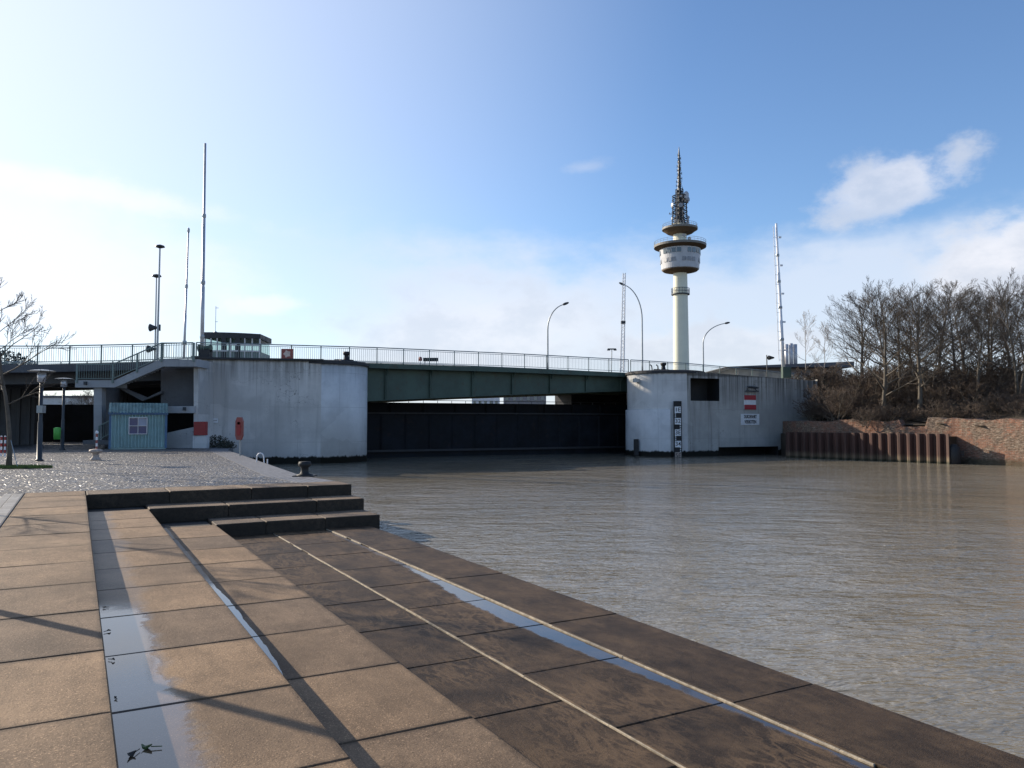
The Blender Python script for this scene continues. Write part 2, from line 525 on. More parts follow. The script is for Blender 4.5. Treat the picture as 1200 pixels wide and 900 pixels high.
M['black'] = paint('black_rubber', (0.016, 0.016, 0.017), 0.7)
M['capdark'] = paint('dark_cap', (0.035, 0.035, 0.038), 0.7, var=0.4, scale=3)
M['asphalt'] = paint('asphalt', (0.05, 0.05, 0.05), 0.9, bump=0.3)
M['white'] = paint('white_paint', (0.75, 0.75, 0.74), 0.5, var=0.12)
M['cream'] = paint('tower_cream', (0.78, 0.76, 0.60), 0.6, var=0.06, scale=0.15)
M['mast'] = paint('mast_grey', (0.50, 0.50, 0.52), 0.4, metal=0.4, var=0.15)
M['mastwhite'] = paint('mast_white', (0.75, 0.75, 0.76), 0.45, var=0.1)
M['steel'] = paint('galvanised_steel', (0.32, 0.34, 0.35), 0.4, metal=0.6, var=0.2)
M['darksteel'] = paint('dark_steel', (0.05, 0.055, 0.06), 0.5, metal=0.3, var=0.3)
M['red'] = paint('red_paint', (0.33, 0.035, 0.03), 0.5, var=0.2)
M['redfade'] = paint('faded_red', (0.30, 0.075, 0.06), 0.5, var=0.2)
M['sign_red'] = paint('sign_red', (0.36, 0.03, 0.04), 0.5, var=0.12)
M['sign_white'] = paint('sign_white', (0.72, 0.73, 0.74), 0.5, var=0.1, scale=6)
M['teal'] = paint('teal_sheet', (0.28, 0.42, 0.41), 0.45, var=0.18, scale=1.2, rust=0.25)
M['tealroof'] = paint('mossy_teal_sheet', (0.19, 0.28, 0.26), 0.55, var=0.35, scale=2.5, rust=0.4)
M['blue'] = paint('blue_trim', (0.06, 0.13, 0.23), 0.45)
M['pane'] = paint('blue_pane', (0.04, 0.05, 0.15), 0.12, var=0.1)
M['panegrey'] = paint('grey_pane', (0.30, 0.33, 0.42), 0.2, var=0.1)
M['bin'] = paint('bin_green', (0.10, 0.42, 0.07), 0.45)
M['roofdark'] = paint('dark_roof', (0.022, 0.025, 0.03), 0.55, var=0.2)
M['pod'] = paint('pod_panels', (0.50, 0.51, 0.53), 0.5, var=0.15, scale=0.3)
M['tan'] = paint('pod_soffit', (0.30, 0.19, 0.09), 0.7, var=0.15)
M['bark'] = paint('bark', (0.115, 0.095, 0.072), 0.9, var=0.4, scale=4, bump=0.5)
M['twig'] = paint('twigs', (0.075, 0.058, 0.044), 0.9, var=0.3, scale=2)
M['twig_red'] = paint('brown_twigs', (0.10, 0.070, 0.050), 0.9, var=0.35, scale=2)
M['birch'] = paint('birch_bark', (0.34, 0.31, 0.28), 0.8, var=0.3, scale=5)
M['leafgreen'] = paint('leaf_green', (0.07, 0.12, 0.03), 0.6, var=0.4, scale=20)
M['leafdark'] = paint('leaf_dark', (0.025, 0.02, 0.014), 0.6, var=0.4, scale=20)
M['hedge'] = paint('hedge_leaf', (0.030, 0.034, 0.022), 0.8, var=0.4, scale=8)
M['grass'] = paint('grass_blades', (0.10, 0.15, 0.035), 0.7, var=0.4, scale=6)
M['soil'] = paint('bank_soil', (0.048, 0.034, 0.020), 0.95, var=0.5, scale=0.6, bump=0.6, bscale=6)
M['wallgrey'] = paint('sheet_cladding', (0.27, 0.24, 0.23), 0.6, var=0.15, scale=0.3)
M['roofgrey'] = paint('sheet_roof', (0.10, 0.10, 0.11), 0.6, var=0.2, scale=0.3)
M['bollard_beige'] = paint('worn_beige', (0.45, 0.36, 0.30), 0.6, var=0.3, scale=12, rust=0.5)
M['poster'] = paint('poster_white', (0.66, 0.52, 0.44), 0.5, var=0.3, scale=9)


def glass_mat(name, clear, colr):
    m, k, b = base_mat(name)
    b.inputs['Base Color'].default_value = (*colr, 1)
    b.inputs['Roughness'].default_value = 0.05
    b.inputs['Specular IOR Level'].default_value = 0.8
    if clear:
        tr = k.n('ShaderNodeBsdfTransparent', {'Color': (0.80, 0.90, 0.87, 1)})
        mx = k.n('ShaderNodeMixShader', {0: clear, 1: b.outputs[0], 2: tr.outputs[0]})
        out = [n for n in m.node_tree.nodes if n.type == 'OUTPUT_MATERIAL'][0]
        k.put(out.inputs['Surface'], mx.outputs[0])
    return m


M['clearglass'] = glass_mat('clear_window_glass', 0.8, (0.10, 0.16, 0.14))
M['glass'] = glass_mat('window_glass', 0.0, (0.12, 0.15, 0.16))
M['podwin'] = paint('pod_blinds', (0.28, 0.29, 0.31), 0.4, var=0.3, scale=0.8)
M['podrim'] = paint('pod_rim', (0.20, 0.19, 0.17), 0.6, var=0.15, scale=0.3)
M['soffit'] = paint('dark_soffit', (0.105, 0.068, 0.036), 0.8, var=0.15)



def water_mat():
    m, k, b = base_mat('river_water')
    P = k.n('ShaderNodeNewGeometry').outputs['Position']
    big = k.noise(P, 0.06, 4, 0.55)
    mud = k.noise(P, 0.22, 5, 0.6, 0.6)
    c = k.mix(k.step(mud, 0.35, 0.7), (0.205, 0.176, 0.125), (0.255, 0.220, 0.163))
    c = k.mix(k.step(big, 0.38, 0.66, 0.0, 0.45), c, (0.255, 0.224, 0.172))
    k.put(b.inputs['Base Color'], c)
    b.inputs['IOR'].default_value = 1.33
    b.inputs['Specular IOR Level'].default_value = 0.5
    b.inputs['Roughness'].default_value = 0.06
    w1 = k.noise(k.scale(P, (0.35, 0.75, 1.0)), 1.0, 2, 0.5, 0.3)
    w2 = k.noise(k.scale(P, (0.9, 2.0, 1.0), (9, 4, 0)), 1.3, 3, 0.5, 0.7)
    w3 = k.noise(k.scale(P, (0.9, 1.9, 1.0), (2, 8, 0)), 4.2, 2, 0.5, 0.9)
    w4 = k.noise(k.scale(P, (1.0, 1.7, 1.0), (5, 1, 0)), 11.0, 1, 0.5, 0.6)
    calm = k.step(big, 0.30, 0.64, 0.45, 1.25)
    h = k.m('ADD', k.m('MULTIPLY', w1, 0.35), k.m('ADD', k.m('MULTIPLY', w2, 0.26), k.m('ADD', k.m('MULTIPLY', w3, 0.10), k.m('MULTIPLY', w4, 0.022))))
    h = k.m('MULTIPLY', h, calm)
    bn = k.n('ShaderNodeBump', {'Strength': 1.0, 'Distance': 0.23, 'Height': h})
    k.put(b.inputs['Normal'], bn.outputs[0])
    return m


M['water'] = water_mat()


def cobble_mat():
    m, k, b = base_mat('cobbles')
    P = k.n('ShaderNodeTexCoord').outputs['Object']
    Pj = k.v('ADD', P, k.scale(k.n('ShaderNodeTexNoise', {'Vector': P, 'Scale': 0.7}).outputs[1], (0.25, 0.25, 0)))
    vo = k.n('ShaderNodeTexVoronoi', {'Vector': k.scale(Pj, (1, 1, 0)), 'Scale': 7.0, 'Randomness': 0.65}, distance='CHEBYCHEV')
    vd = k.n('ShaderNodeTexVoronoi', {'Vector': k.scale(Pj, (1, 1, 0)), 'Scale': 7.0, 'Randomness': 0.65}, feature='DISTANCE_TO_EDGE')
    rnd = k.xyz(vo.outputs['Color'])
    c = k.mix(rnd[0], (0.115, 0.108, 0.105), (0.215, 0.205, 0.20))
    n1 = k.noise(P, 0.35, 5, 0.6)
    c = k.mix(k.step(n1, 0.42, 0.66, 0.0, 0.5), c, (0.15, 0.125, 0.10))
    c = k.mix(k.step(vd.outputs[0], 0.03, 0.10, 0.85, 0.0), c, (0.035, 0.03, 0.026))
    k.put(b.inputs['Base Color'], c)
    k.put(b.inputs['Roughness'], k.step(rnd[1], 0.0, 1.0, 0.36, 0.70))
    b.inputs['Specular IOR Level'].default_value = 0.4
    dome = k.step(vd.outputs[0], 0.0, 0.28, 0.0, 1.0)
    h = k.m('ADD', dome, k.m('ADD', k.m('MULTIPLY', rnd[2], 0.5), k.m('MULTIPLY', k.noise(P, 30, 3), 0.25)))
    bn = k.n('ShaderNodeBump', {'Strength': 1.0, 'Distance': 0.03, 'Height': h})
    k.put(b.inputs['Normal'], bn.outputs[0])
    return m


M['cobble'] = cobble_mat()


def setts_mat(name, c0, c1):
    m, k, b = base_mat(name)
    P = k.n('ShaderNodeTexCoord').outputs['Object']
    br = k.n('ShaderNodeTexBrick', {'Vector': k.n('ShaderNodeMapping', {'Vector': P, 'Rotation': (0, 0, pi / 2)}).outputs[0], 'Color1': (*c0, 1), 'Color2': (*c1, 1), 'Mortar': (0.04, 0.035, 0.03, 1), 'Scale': 1.0,
                                    'Mortar Size': 0.012, 'Brick Width': 0.42, 'Row Height': 0.20})
    c = k.mix(k.step(k.noise(P, 6, 6, 0.7), 0.4, 0.75, 0, 0.5), br.outputs[0], tuple(q * 0.5 for q in c0))
    k.put(b.inputs['Base Color'], c)
    b.inputs['Roughness'].default_value = 0.6
    bn = k.n('ShaderNodeBump', {'Strength': 0.6, 'Distance': 0.015, 'Height': k.m('ADD', k.m('MULTIPLY', br.outputs[1], -1.0), k.noise(P, 20, 5, 0.7))})
    k.put(b.inputs['Normal'], bn.outputs[0])
    return m


M['setts'] = setts_mat('kerb_setts', (0.20, 0.19, 0.175), (0.27, 0.26, 0.245))
M['coping'] = setts_mat('quay_coping_stone', (0.145, 0.145, 0.155), (0.185, 0.185, 0.195))


def brick_mat():
    m, k, b = base_mat('old_brick')
    P = k.n('ShaderNodeTexCoord').outputs['UV']
    G = k.n('ShaderNodeNewGeometry').outputs['Position']
    wob = k.scale(k.n('ShaderNodeTexNoise', {'Vector': P, 'Scale': 2.5}).outputs[1], (0.03, 0.03, 0))
    br = k.n('ShaderNodeTexBrick', {'Vector': k.v('ADD', P, wob), 'Color1': (0.25, 0.115, 0.072, 1), 'Color2': (0.155, 0.088, 0.064, 1),
                                    'Mortar': (0.22, 0.19, 0.155, 1), 'Scale': 1.0, 'Mortar Size': 0.011, 'Bias': 0.0,
                                    'Brick Width': 0.30, 'Row Height': 0.10})
    n1 = k.noise(P, 0.55, 6, 0.65)
    n2 = k.noise(P, 4.0, 7, 0.75)
    n3 = k.noise(k.scale(P, (1, 3.4, 1), (5, 3, 0)), 3.0, 5, 0.7)
    c = br.outputs[0]
    nv = k.noise(k.scale(P, (1.0, 3.0, 1.0)), 4.2, 5, 0.8)
    c = k.mix(k.m('MULTIPLY', k.step(n1, 0.44, 0.54, 1.0, 0.0), 0.7), c, k.mix(k.step(nv, 0.38, 0.62), (0.055, 0.046, 0.036), (0.26, 0.215, 0.165)))
    c = k.mix(k.step(nv, 0.55, 0.63, 0, 0.6), c, (0.40, 0.32, 0.25))
    c = k.mix(k.step(nv, 0.36, 0.45, 0.85, 0.0), c, (0.05, 0.036, 0.026))
    c = k.mix(k.m('MULTIPLY', k.step(n1, 0.52, 0.62), k.step(n2, 0.38, 0.58, 0, 0.6)), c, (0.25, 0.118, 0.076))
    c = k.mix(k.step(n3, 0.62, 0.68, 0, 0.7), c, (0.40, 0.34, 0.28))
    c = k.mix(k.step(n2, 0.30, 0.38, 0.85, 0.0), c, (0.035, 0.03, 0.024))
    z = k.xyz(G)[2]
    c = k.mix(k.step(k.m('ADD', z, k.m('MULTIPLY', n2, 0.4)), -0.75, -0.45, 0.75, 0.0), c, (0.06, 0.055, 0.035))
    k.put(b.inputs['Base Color'], c)
    b.inputs['Roughness'].default_value = 0.92
    b.inputs['Specular IOR Level'].default_value = 0.2
    h = k.m('ADD', k.m('MULTIPLY', br.outputs[1], -0.5), k.m('ADD', k.m('MULTIPLY', n2, 0.5), k.m('MULTIPLY', nv, 0.7)))
    bn = k.n('ShaderNodeBump', {'Strength': 0.8, 'Distance': 0.035, 'Height': h})
    k.put(b.inputs['Normal'], bn.outputs[0])
    return m


M['brick'] = brick_mat()


def pile_mat():
    m, k, b = base_mat('rusty_pile_paint')
    G = k.n('ShaderNodeNewGeometry').outputs['Position']
    z = k.xyz(G)[2]
    n = k.noise(G, 3.0, 7, 0.7)
    st = k.noise(k.scale(G, (5, 5, 0.3)), 1.0, 5, 0.7)
    c = k.mix(k.step(st, 0.35, 0.7), (0.042, 0.021, 0.016), (0.098, 0.044, 0.032))
    c = k.mix(k.step(n, 0.55, 0.7, 0, 0.5), c, (0.05, 0.03, 0.022))
    c = k.mix(k.step(k.m('ADD', z, k.m('MULTIPLY', st, 0.3)), -0.75, -0.40, 0.7, 0.0), c, (0.17, 0.13, 0.08))
    c = k.mix(k.step(k.m('ADD', z, k.m('MULTIPLY', n, 0.15)), -1.02, -0.85, 0.9, 0.0), c, (0.03, 0.03, 0.015))
    k.put(b.inputs['Base Color'], c)
    b.inputs['Roughness'].default_value = 0.75
    return m


M['pile'] = pile_mat()

# ------------------------------------------------------------------ geography
WATER_Z = -1.15
PSI = radians(29.09)
CP, SP = cos(PSI), sin(PSI)


def loc2w(X, t, z=0.0):
    return Vector((X * CP - t * SP, X * SP + t * CP, z))


# water: one broad sheet
wb = MB()
wb.poly([(-60, -40, WATER_Z), (900, -40, WATER_Z), (900, 900, WATER_Z), (-60, 900, WATER_Z)])
tag(wb.build('water', M['water']), kind='structure')
# land round the river out to the horizon
lb = MB()
gz_ = 0.9
lb.poly([(-4000, 100, gz_), (4000, 100, gz_), (4000, 6000, gz_), (-4000, 6000, gz_)])
lb.poly([(110, -600, gz_), (4000, -600, gz_), (4000, 100, gz_), (110, 100, gz_)])
tag(lb.build('land', M['soil']), kind='structure')

# plaza of wet cobbles on the left bank
QUAY = [loc2w(6.05, 20.66), loc2w(5.80, 23.4), loc2w(7.35, 46.0), Vector((-18.1, 50.8, 0))]
pz = MB()
pl = [loc2w(-1.14, -8), loc2w(-1.14, 20.66)] + QUAY + [Vector((-18.6, 72, 0)), Vector((-160, 72, 0)), Vector((-160, -8, 0)), Vector((-30, -30, 0))]
pz.prism([(p.x, p.y) for p in pl], -2.0, 0.0)
tag(pz.build('plaza', M['cobble']), kind='structure')
# smooth coping strip along the quay edge
cp = MB()
w = 0.95
rows = []
for i, p in enumerate(QUAY):
    d = (QUAY[min(i + 1, 3)] - QUAY[max(i - 1, 0)]).normalized()
    nrm = Vector((-d.y, d.x, 0))
    rows.append((p + d.cross(Vector((0, 0, 1))) * 0.03, p + nrm * w))
for a, b_ in zip(rows, rows[1:]):
    cp.prism([(a[1].x, a[1].y), (a[0].x, a[0].y), (b_[0].x, b_[0].y), (b_[1].x, b_[1].y)], -0.4, 0.006)
tag(cp.build('quay_coping', M['coping']), kind='structure')

# ------------------------------------------------------------------ stone terrace (rows of slabs stepping down to the water)
R = 0.268
XA, XB, XC, XD, XE, XF = 0.21, 1.38, 2.56, 3.73, 4.88, 5.88
rnd = random.Random(5)


def slab_row(mb, x0, x1, joints, zt, zb, gap=0.014, jit=0.003):
    for a, b_ in zip(joints, joints[1:]):
        mb.slab(x0, x1 - 0.004, a + gap / 2, b_ - gap / 2, zt, zb, 0.009, rnd.uniform(0.15, 0.85), [rnd.uniform(-jit, jit) for _ in range(4)])


def joints(phase, L, lo, hi):
    j = phase
    while j > lo:
        j -= L
    out = []
    while j < hi - 0.35:
        out.append(j)
        j += L
    return out + [hi]


def cross_row(mb, xs, t0, t1, zt, zb, gap=0.016):
    for a, b_ in zip(xs, xs[1:]):
        mb.slab(a + gap / 2, b_ - gap / 2, t0, t1 - 0.004, zt, zb, 0.016, rnd.uniform(0.2, 0.8), [rnd.uniform(-0.004, 0.004) for _ in range(4)])


TA, TB, TC = 19.48, 18.45, 17.25
bed = MB()
bed.slab(-1.13, XA - 0.03, -6, TA + 1.15, -0.06, -1.9)
bed.slab(XA - 0.03, XB - 0.03, -6, TB + 1.1, -R - 0.05, -1.9)
bed.slab(XB - 0.03, XC - 0.03, -6, TC + 1.1, -2 * R - 0.05, -1.9)
bed.slab(XC - 0.03, XF - 0.05, -6, TC, -3 * R - 0.05, -1.9)
bed.slab(XA - 0.03, 6.08, TA + 0.03, TA + 1.15, -0.08, -1.9)
bed.slab(XB - 0.03, 6.08, TB + 0.03, TA + 0.03, -R - 0.08, -1.9)
bed.slab(XC - 0.03, 6.08, TC + 0.03, TB + 0.03, -2 * R - 0.08, -1.9)
tag(bed.build('terrace_foundation', M['bed'], rz=PSI), kind='structure')

s = MB()
slab_row(s, -0.97, XA, joints(4.9, 1.34, -5, TA), 0.004, -0.30)
slab_row(s, XA + 0.006, XB, joints(4.317, 1.383, -5, TB), -R, -2 * R - 0.03)
slab_row(s, XB + 0.006, XC, joints(5.173, 1.476, -5, TC), -2 * R, -3 * R - 0.03)
s.slab(-0.97, XA - 0.004, TA + 0.006, TA + 1.17, 0.004, -0.3, 0.012, 0.5)
tag(s.build('terrace_paving', M['stone'], rz=PSI), kind='structure')
s = MB()
slab_row(s, XC + 0.006, XD, joints(5.783, 1.473, -5, TC), -3 * R, -1.9)
slab_row(s, XD + 0.008, XE, joints(5.037, 1.473, -5, TC), -3 * R + 0.016, -1.9)
slab_row(s, XE + 0.012, XF, joints(7.895, 2.95, -5, TC + 1.0), -3 * R + 0.040, -1.9)
tag(s.build('waterside_paving', M['stone_low'], rz=PSI), kind='structure')
s = MB()
for xj, wj, zj in ((XD, 0.015, -3 * R + 0.012), (XE, 0.022, -3 * R + 0.034)):
    rj = random.Random(21)
    t_ = -5.0
    while t_ < TC - 0.05:
        l_ = rj.uniform(0.25, 0.7)
        t2_ = min(TC, t_ + l_)
        w_ = wj * rj.uniform(0.55, 1.15)
        if rj.random() < 0.16:
            t_ = t2_
            continue
        s.slab(xj - w_ / 2 + 0.004, xj + w_ / 2 + 0.004, t_, t2_, zj + rj.uniform(-.004, .004), zj - 0.06, 0.005, rj.uniform(.2, .8))
        t_ = t2_
tag(s.build('joint_mortar', M['mortar'], rz=PSI), kind='structure')
s = MB()
cross_row(s, [XA + 0.004, 1.885, 3.69, 5.04, 6.16], TA, TA + 1.18, 0.008, -0.30)
cross_row(s, [XB + 0.004, 3.01, 4.99, 6.15], TB, TA - 0.006, -R + 0.002, -2 * R - 0.03)
cross_row(s, [XC + 0.004, 3.58, 4.86, 6.13], TC, TB - 0.006, -2 * R + 0.002, -1.9)
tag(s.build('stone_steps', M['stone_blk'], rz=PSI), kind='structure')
# kerb of setts between slabs and cobbles
s = MB()
s.slab(-1.36, -0.985, -6, TA + 1.0, 0.010, -0.2, 0.006)
tag(s.build('kerb', M['setts'], rz=PSI), kind='structure')
s = MB()
s.prism([(6.13, TC + 0.9), (6.13, TA + 1.17), (6.02, TA + 1.17), (6.02, TC + 0.9)], -2.0, -2 * R - 0.1)
tag(s.build('quay_wall', M['conc_dark'], rz=PSI), kind='structure')

# leaves lying in the puddle
for i, (X, t, big, m) in enumerate(((0.39, 5.00, 0.85, 'leafgreen'), (0.31, 4.93, 0.75, 'leafdark'), (0.29, 6.93, 0.5, 'leafdark'), (0.29, 7.90, 0.45, 'leafdark'), (0.27, 5.98, 0.4, 'leafdark'), (0.28, 8.9, 0.4, 'leafdark'), (1.49, 6.2, 0.35, 'leafdark'))):
    mb = MB()
    r_ = random.Random(40 + i)
    pts = []
    for q in range(12):
        a = 2 * pi * q / 12
        rr = 0.032 * big * r_.uniform(0.85, 1.12) * (1.0 - 0.25 * abs(sin(a)))
        pts.append(Vector((rr * cos(a) * 1.25, rr * sin(a) * 0.85, 0.014 * big * cos(2 * a + i) + 0.016)))
    mb.plate(pts, (0, 0, -0.004))
    mb.tube([(0.03 * big, 0, 0.012), (0.10 * big, 0.01, 0.01)], 0.003, 4)
    o = mb.build('fallen_leaf', M[m])
    zz = -R if X < 1.3 else -2 * R
    o.location = loc2w(X, t, zz)
    o.rotation_euler = (0, 0, i * 1.3)
    tag(o, ['curled green leaf lying in the puddle on the second stone row', 'crumpled dark leaf close beside the green leaf in the puddle', 'small dark leaf scrap in the puddle beyond the green leaf',
            'tiny dark leaf scrap where the pole shadow meets the puddle', 'dark speck of leaf at the riser a slab beyond the green leaf',
            'farthest small leaf scrap along the puddle of the second row', 'single dark leaf scrap on the narrow wet strip of the third row'][i], 'leaf', 'leaves lying on the wet slabs')

# ------------------------------------------------------------------ piers
def hole_face(mb, p0, p1, z0, z1, holes, depth, inners):
    """vertical wall face p0->p1 (camera side) with rectangular recesses; z1 is (left,right)"""
    p0, p1 = Vector(p0).to_2d(), Vector(p1).to_2d()
    L = (p1 - p0).length
    u = (p1 - p0) / L
    nrm = Vector((-u.y, u.x))
    us = sorted({0.0, L} | {h[0] for h in holes} | {h[1] for h in holes})
    zs = sorted({h[2] for h in holes} | {h[3] for h in holes})
    top = lambda a: z1[0] + (z1[1] - z1[0]) * a / L
    P = lambda a, z, d=0.0: (p0.x + u.x * a + nrm.x * d, p0.y + u.y * a + nrm.y * d, z)
    for a, b_ in zip(us, us[1:]):
        cells = [z0] + zs + [None]
        for za, zb in zip(cells, cells[1:]):
            mid = (a + b_) / 2
            zt = zb if zb is not None else 99
            hole = zb is not None and any(h[0] <= mid <= h[1] and h[2] <= (za + zb) / 2 <= h[3] for h in holes)
            if hole:
                continue
            mb.poly([P(a, za), P(b_, za), P(b_, zb if zb is not None else top(b_)), P(a, zb if zb is not None else top(a))])
    for hi_, h in enumerate(holes):
        inner = inners[hi_]
        a, b_, za, zb = h
        inner.poly([P(a, za, depth), P(b_, za, depth), P(b_, zb, depth), P(a, zb, depth)])
        inner.poly([P(a, za), P(a, za, depth), P(a, zb, depth), P(a, zb)])
        inner.poly([P(b_, za, depth), P(b_, za), P(b_, zb), P(b_, zb, depth)])
        inner.poly([P(a, zb), P(a, zb, depth), P(b_, zb, depth), P(b_, zb)])
        inner.poly([P(a, za, depth), P(a, za), P(b_, za), P(b_, za, depth)])
    return P, L


# left pier
LP0, LP1 = Vector((-20.2, 49.8, 0)), Vector((-12.45, 51.55, 0))
NC, NR = Vector((-13.2, 54.5, 0)), 3.05
pier = thing('bridge_pier', 'white painted concrete pier with rounded end behind the red lifebuoy post', 'bridge pier', (-15, 54, WATER_Z), 'concrete piers of the bridge')
mb = MB()
mb.prism([(LP0.x, LP0.y), (LP1.x, LP1.y), (-13.2, 54.5), (-13.4, 66), (-24, 64)], -2.0, 5.6)
mb.build('wall', M['pier'], pier, True)
mb = MB()
mb.lathe([(NR, -2.0), (NR, 5.50)], NC, 48)
mb.build('rounded_end', M['pier_white'], pier, True, smooth=True)
mb = MB()
mb.lathe([(NR - 0.1, 5.42), (NR + 0.13, 5.44), (NR + 0.13, 5.64), (NR - 0.05, 5.70), (0.01, 5.72)], NC, 48)
mb.build('cap', M['capdark'], pier, True)
mb = MB()
mb.bar(LP0 + Vector((-0.05, -0.06, 5.66)), LP1 + Vector((0, -0.06, 5.66)), 0.35, 0.11)
mb.build('coping', M['capdark'], pier, True)

# right pier
RC, RR = Vector((12.63, 64.4, 0)), 3.1
RP0, RP1 = Vector((13.80, 61.53, 0)), Vector((26.0, 66.4, 0))
rpier = thing('bridge_pier', 'grey stained concrete pier carrying the water gauge and the red and white board', 'bridge pier', (18, 66, WATER_Z), 'concrete piers of the bridge')
ang = atan2(RP1.y - RP0.y, RP1.x - RP0.x)
Lr = (RP1 - RP0).length
ZT = (5.58, 5.05)


def on_face(px, py, off=0.0):
    """point on the right pier's flat face seen towards (px, py)"""
    d = rayd(px, py)
    u = (RP1 - RP0).normalized()
    n = Vector((-u.y, u.x, 0))
    t = n.dot(RP0) / (n.x * d.x + n.y * d.y)
    p = Vector((0, 0, CAMZ)) + d * t
    p = Vector((p.x, p.y, CAMZ + d.z * t)) - n * off
    return p, (Vector((p.x, p.y, 0)) - RP0).dot(u)


mb, inner = MB(), MB()
ha, hb = on_face(809, 443), on_face(843, 470)
sa, sb = on_face(842, 524), on_face(912, 534)
holes = [(ha[1], hb[1], hb[0].z, ha[0].z)]
inner2 = MB()
hole_face(mb, RP0, RP1, -2.0, ZT, holes + [(sa[1], sb[1], -1.9, sa[0].z)], 1.6, [inner, inner2])
# back and ends of the body
bk = [(RP1.x, RP1.y), (27.5, 82), (11, 80), (12.4, 64.6)]
for q, r in zip(bk, bk[1:]):
    mb.poly([(q[0], q[1], -2), (r[0], r[1], -2), (r[0], r[1], 5.2), (q[0], q[1], 5.2)])
mb.poly([(RP0.x, RP0.y, ZT[0]), (RP1.x, RP1.y, ZT[1]), (27.5, 82, 5.0), (11, 80, 5.5)])
mb.build('wall', M['pier_r'], rpier, True)
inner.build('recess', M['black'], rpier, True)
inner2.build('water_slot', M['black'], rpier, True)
mb = MB()
mb.lathe([(RR, 2.4), (RR, 5.50)], RC, 48, radians(95), radians(292.5))
mb.build('rounded_end', M['pier_white'], rpier, True, smooth=True)
mb = MB()
mb.lathe([(RR + 0.14, -2.0), (RR + 0.14, 2.55), (RR - 0.02, 2.58)], RC, 48, radians(100), radians(266))
mb.lathe([(RR + 0.02, -2.0), (RR + 0.02, 2.55)], RC, 48, radians(95), radians(292.5))
mb.build('wall_base', M['pier_white'], rpier, True, smooth=True)
mb = MB()
mb.lathe([(RR - 0.1, 5.42), (RR + 0.13, 5.44), (RR + 0.13, 5.63), (RR - 0.05, 5.68), (0.01, 5.70)], RC, 48)
mb.build('cap', M['capdark'], rpier, True)
p = at(741, 519, 65.0)
mb = MB()
mb.box((RC.x - 2.75, RC.y - 2.1, -0.45), (0.35, 0.35, 1.3))
mb.build('fender', M['black'], rpier, True)
mb = MB()
q = at(744, 446, 62.4)
mb.box((q.x, q.y, q.z), (0.6, 0.5, 0.28), 0.4)
mb.tube([(q.x, q.y + 0.1, q.z + 0.1), (q.x + 0.1, q.y + 0.6, q.z + 0.3)], 0.04)
mb.build('lamp', M['steel'], rpier, True)
# tide gauge on the right pier's rounded end
gp = Vector((0.211 * 61.35, 61.20, 0))
gt = thing('tide_gauge', 'tall black water level board with white numbered plates on the right pier', 'water gauge', (gp.x, gp.y - 0.1, WATER_Z))
mb = MB()
zt_, zb_ = at(793, 470, 61.1).z, -1.35
GW = 0.62
mb.box((gp.x, gp.y - 0.13, (zt_ + zb_) / 2), (GW, 0.10, zt_ - zb_))
mb.build('board', M['black'], gt, True)
pitch = (539.0 - 478.5) / 4.5 / 915 * 62.3
for i, dig in enumerate(('1', '2', '3', '4', '5')):
    zc = at(793, 480.2 + i * 13.4, 61.0).z
    mb = MB()
    x0 = gp.x - GW / 2 + 0.10
    yy = gp.y - 0.192
    left = i % 2 == 1
    mb.box((gp.x, yy, zc), (GW - 0.14, 0.016, 0.50))
    # stepped teeth of the centimetre scale
    for q in range(3):
        sx = -1 if left else 1
        mq = MB()
        mq.box((gp.x - sx * (GW / 2 - 0.12), yy, zc - 0.48 + (q - 0.5) * 0.14 + 0.0), (0.09, 0.014, 0.07))
        mq.build('scale_mark', M['sign_white'], gt, True)
    pl_ = mb.build('number_plate', M['sign_white'] if i < 4 else M['bollard_beige'], gt, True)
    cu = bpy.data.curves.new('numeral', 'FONT')
    cu.body = dig + 'E' if i % 2 == 0 else 'E' + dig
    if i % 2 == 1:
        cu.body = '3' + dig
    cu.size = 0.44
    cu.align_x = 'CENTER'
    cu.align_y = 'CENTER'
    cu.extrude = 0.004
    cu.offset = 0.004
    cu.materials.append(M['black'])
    words('numeral', cu, pl_, (0, (yy - 0.012) - (gp.y - 0.1), zc - WATER_Z))

# sign boards on the right pier face
def face_board(name, label, cat, x0, y0, x1, y1, mat, th=0.05):
    a, ua = on_face(x0, y0, 0.03)
    b_, ub = on_face(x1, y1, 0.03)
    c = (a + b_) / 2
    o = thing(name, label, cat, (c.x, c.y, b_.z))
    wdt = ub - ua
    hgt = a.z - b_.z
    m_ = MB()
    m_.box((0, 0, hgt / 2), (wdt, th, hgt))
    o.rotation_euler = (0, 0, ang)
    m_.build('panel', mat, o)
    return o, wdt, hgt


o, wd, hg = face_board('shipping_sign', 'square board of red white red stripes on the right pier', 'sign', 871.5, 463, 885.5, 480, M['sign_white'])
for q in (0, 2):
    mb = MB()
    mb.box((0, -0.032, hg * (q + 0.5) / 3), (wd, 0.012, hg / 3))
    mb.build('stripe', M['sign_red'], o)
o, wd, hg = face_board('notice_sign', 'white board with two lines of black words below the red and white board', 'sign', 868, 485, 889.5, 498, M['sign_white'])
for q, tx in enumerate(('VERBOTEN', 'DURCHFAHRT')):
    cu = bpy.data.curves.new('lettering', 'FONT')
    cu.body = tx
    cu.size = 0.38
    cu.align_x = 'CENTER'
    cu.align_y = 'CENTER'
    cu.extrude = 0.004
    cu.offset = 0.010
    cu.materials.append(M['black'])
    words('lettering', cu, o, (0, -0.034, hg * (0.27 + 0.47 * q))).scale = (0.62 if q == 0 else 0.50, 1, 1)
a, ua = on_face(880, 454, 0.25)
o = thing('sign_light', 'slim hooded lamp bar fixed above the red and white board', 'lamp', (a.x, a.y, a.z), rz=ang)
mb = MB()
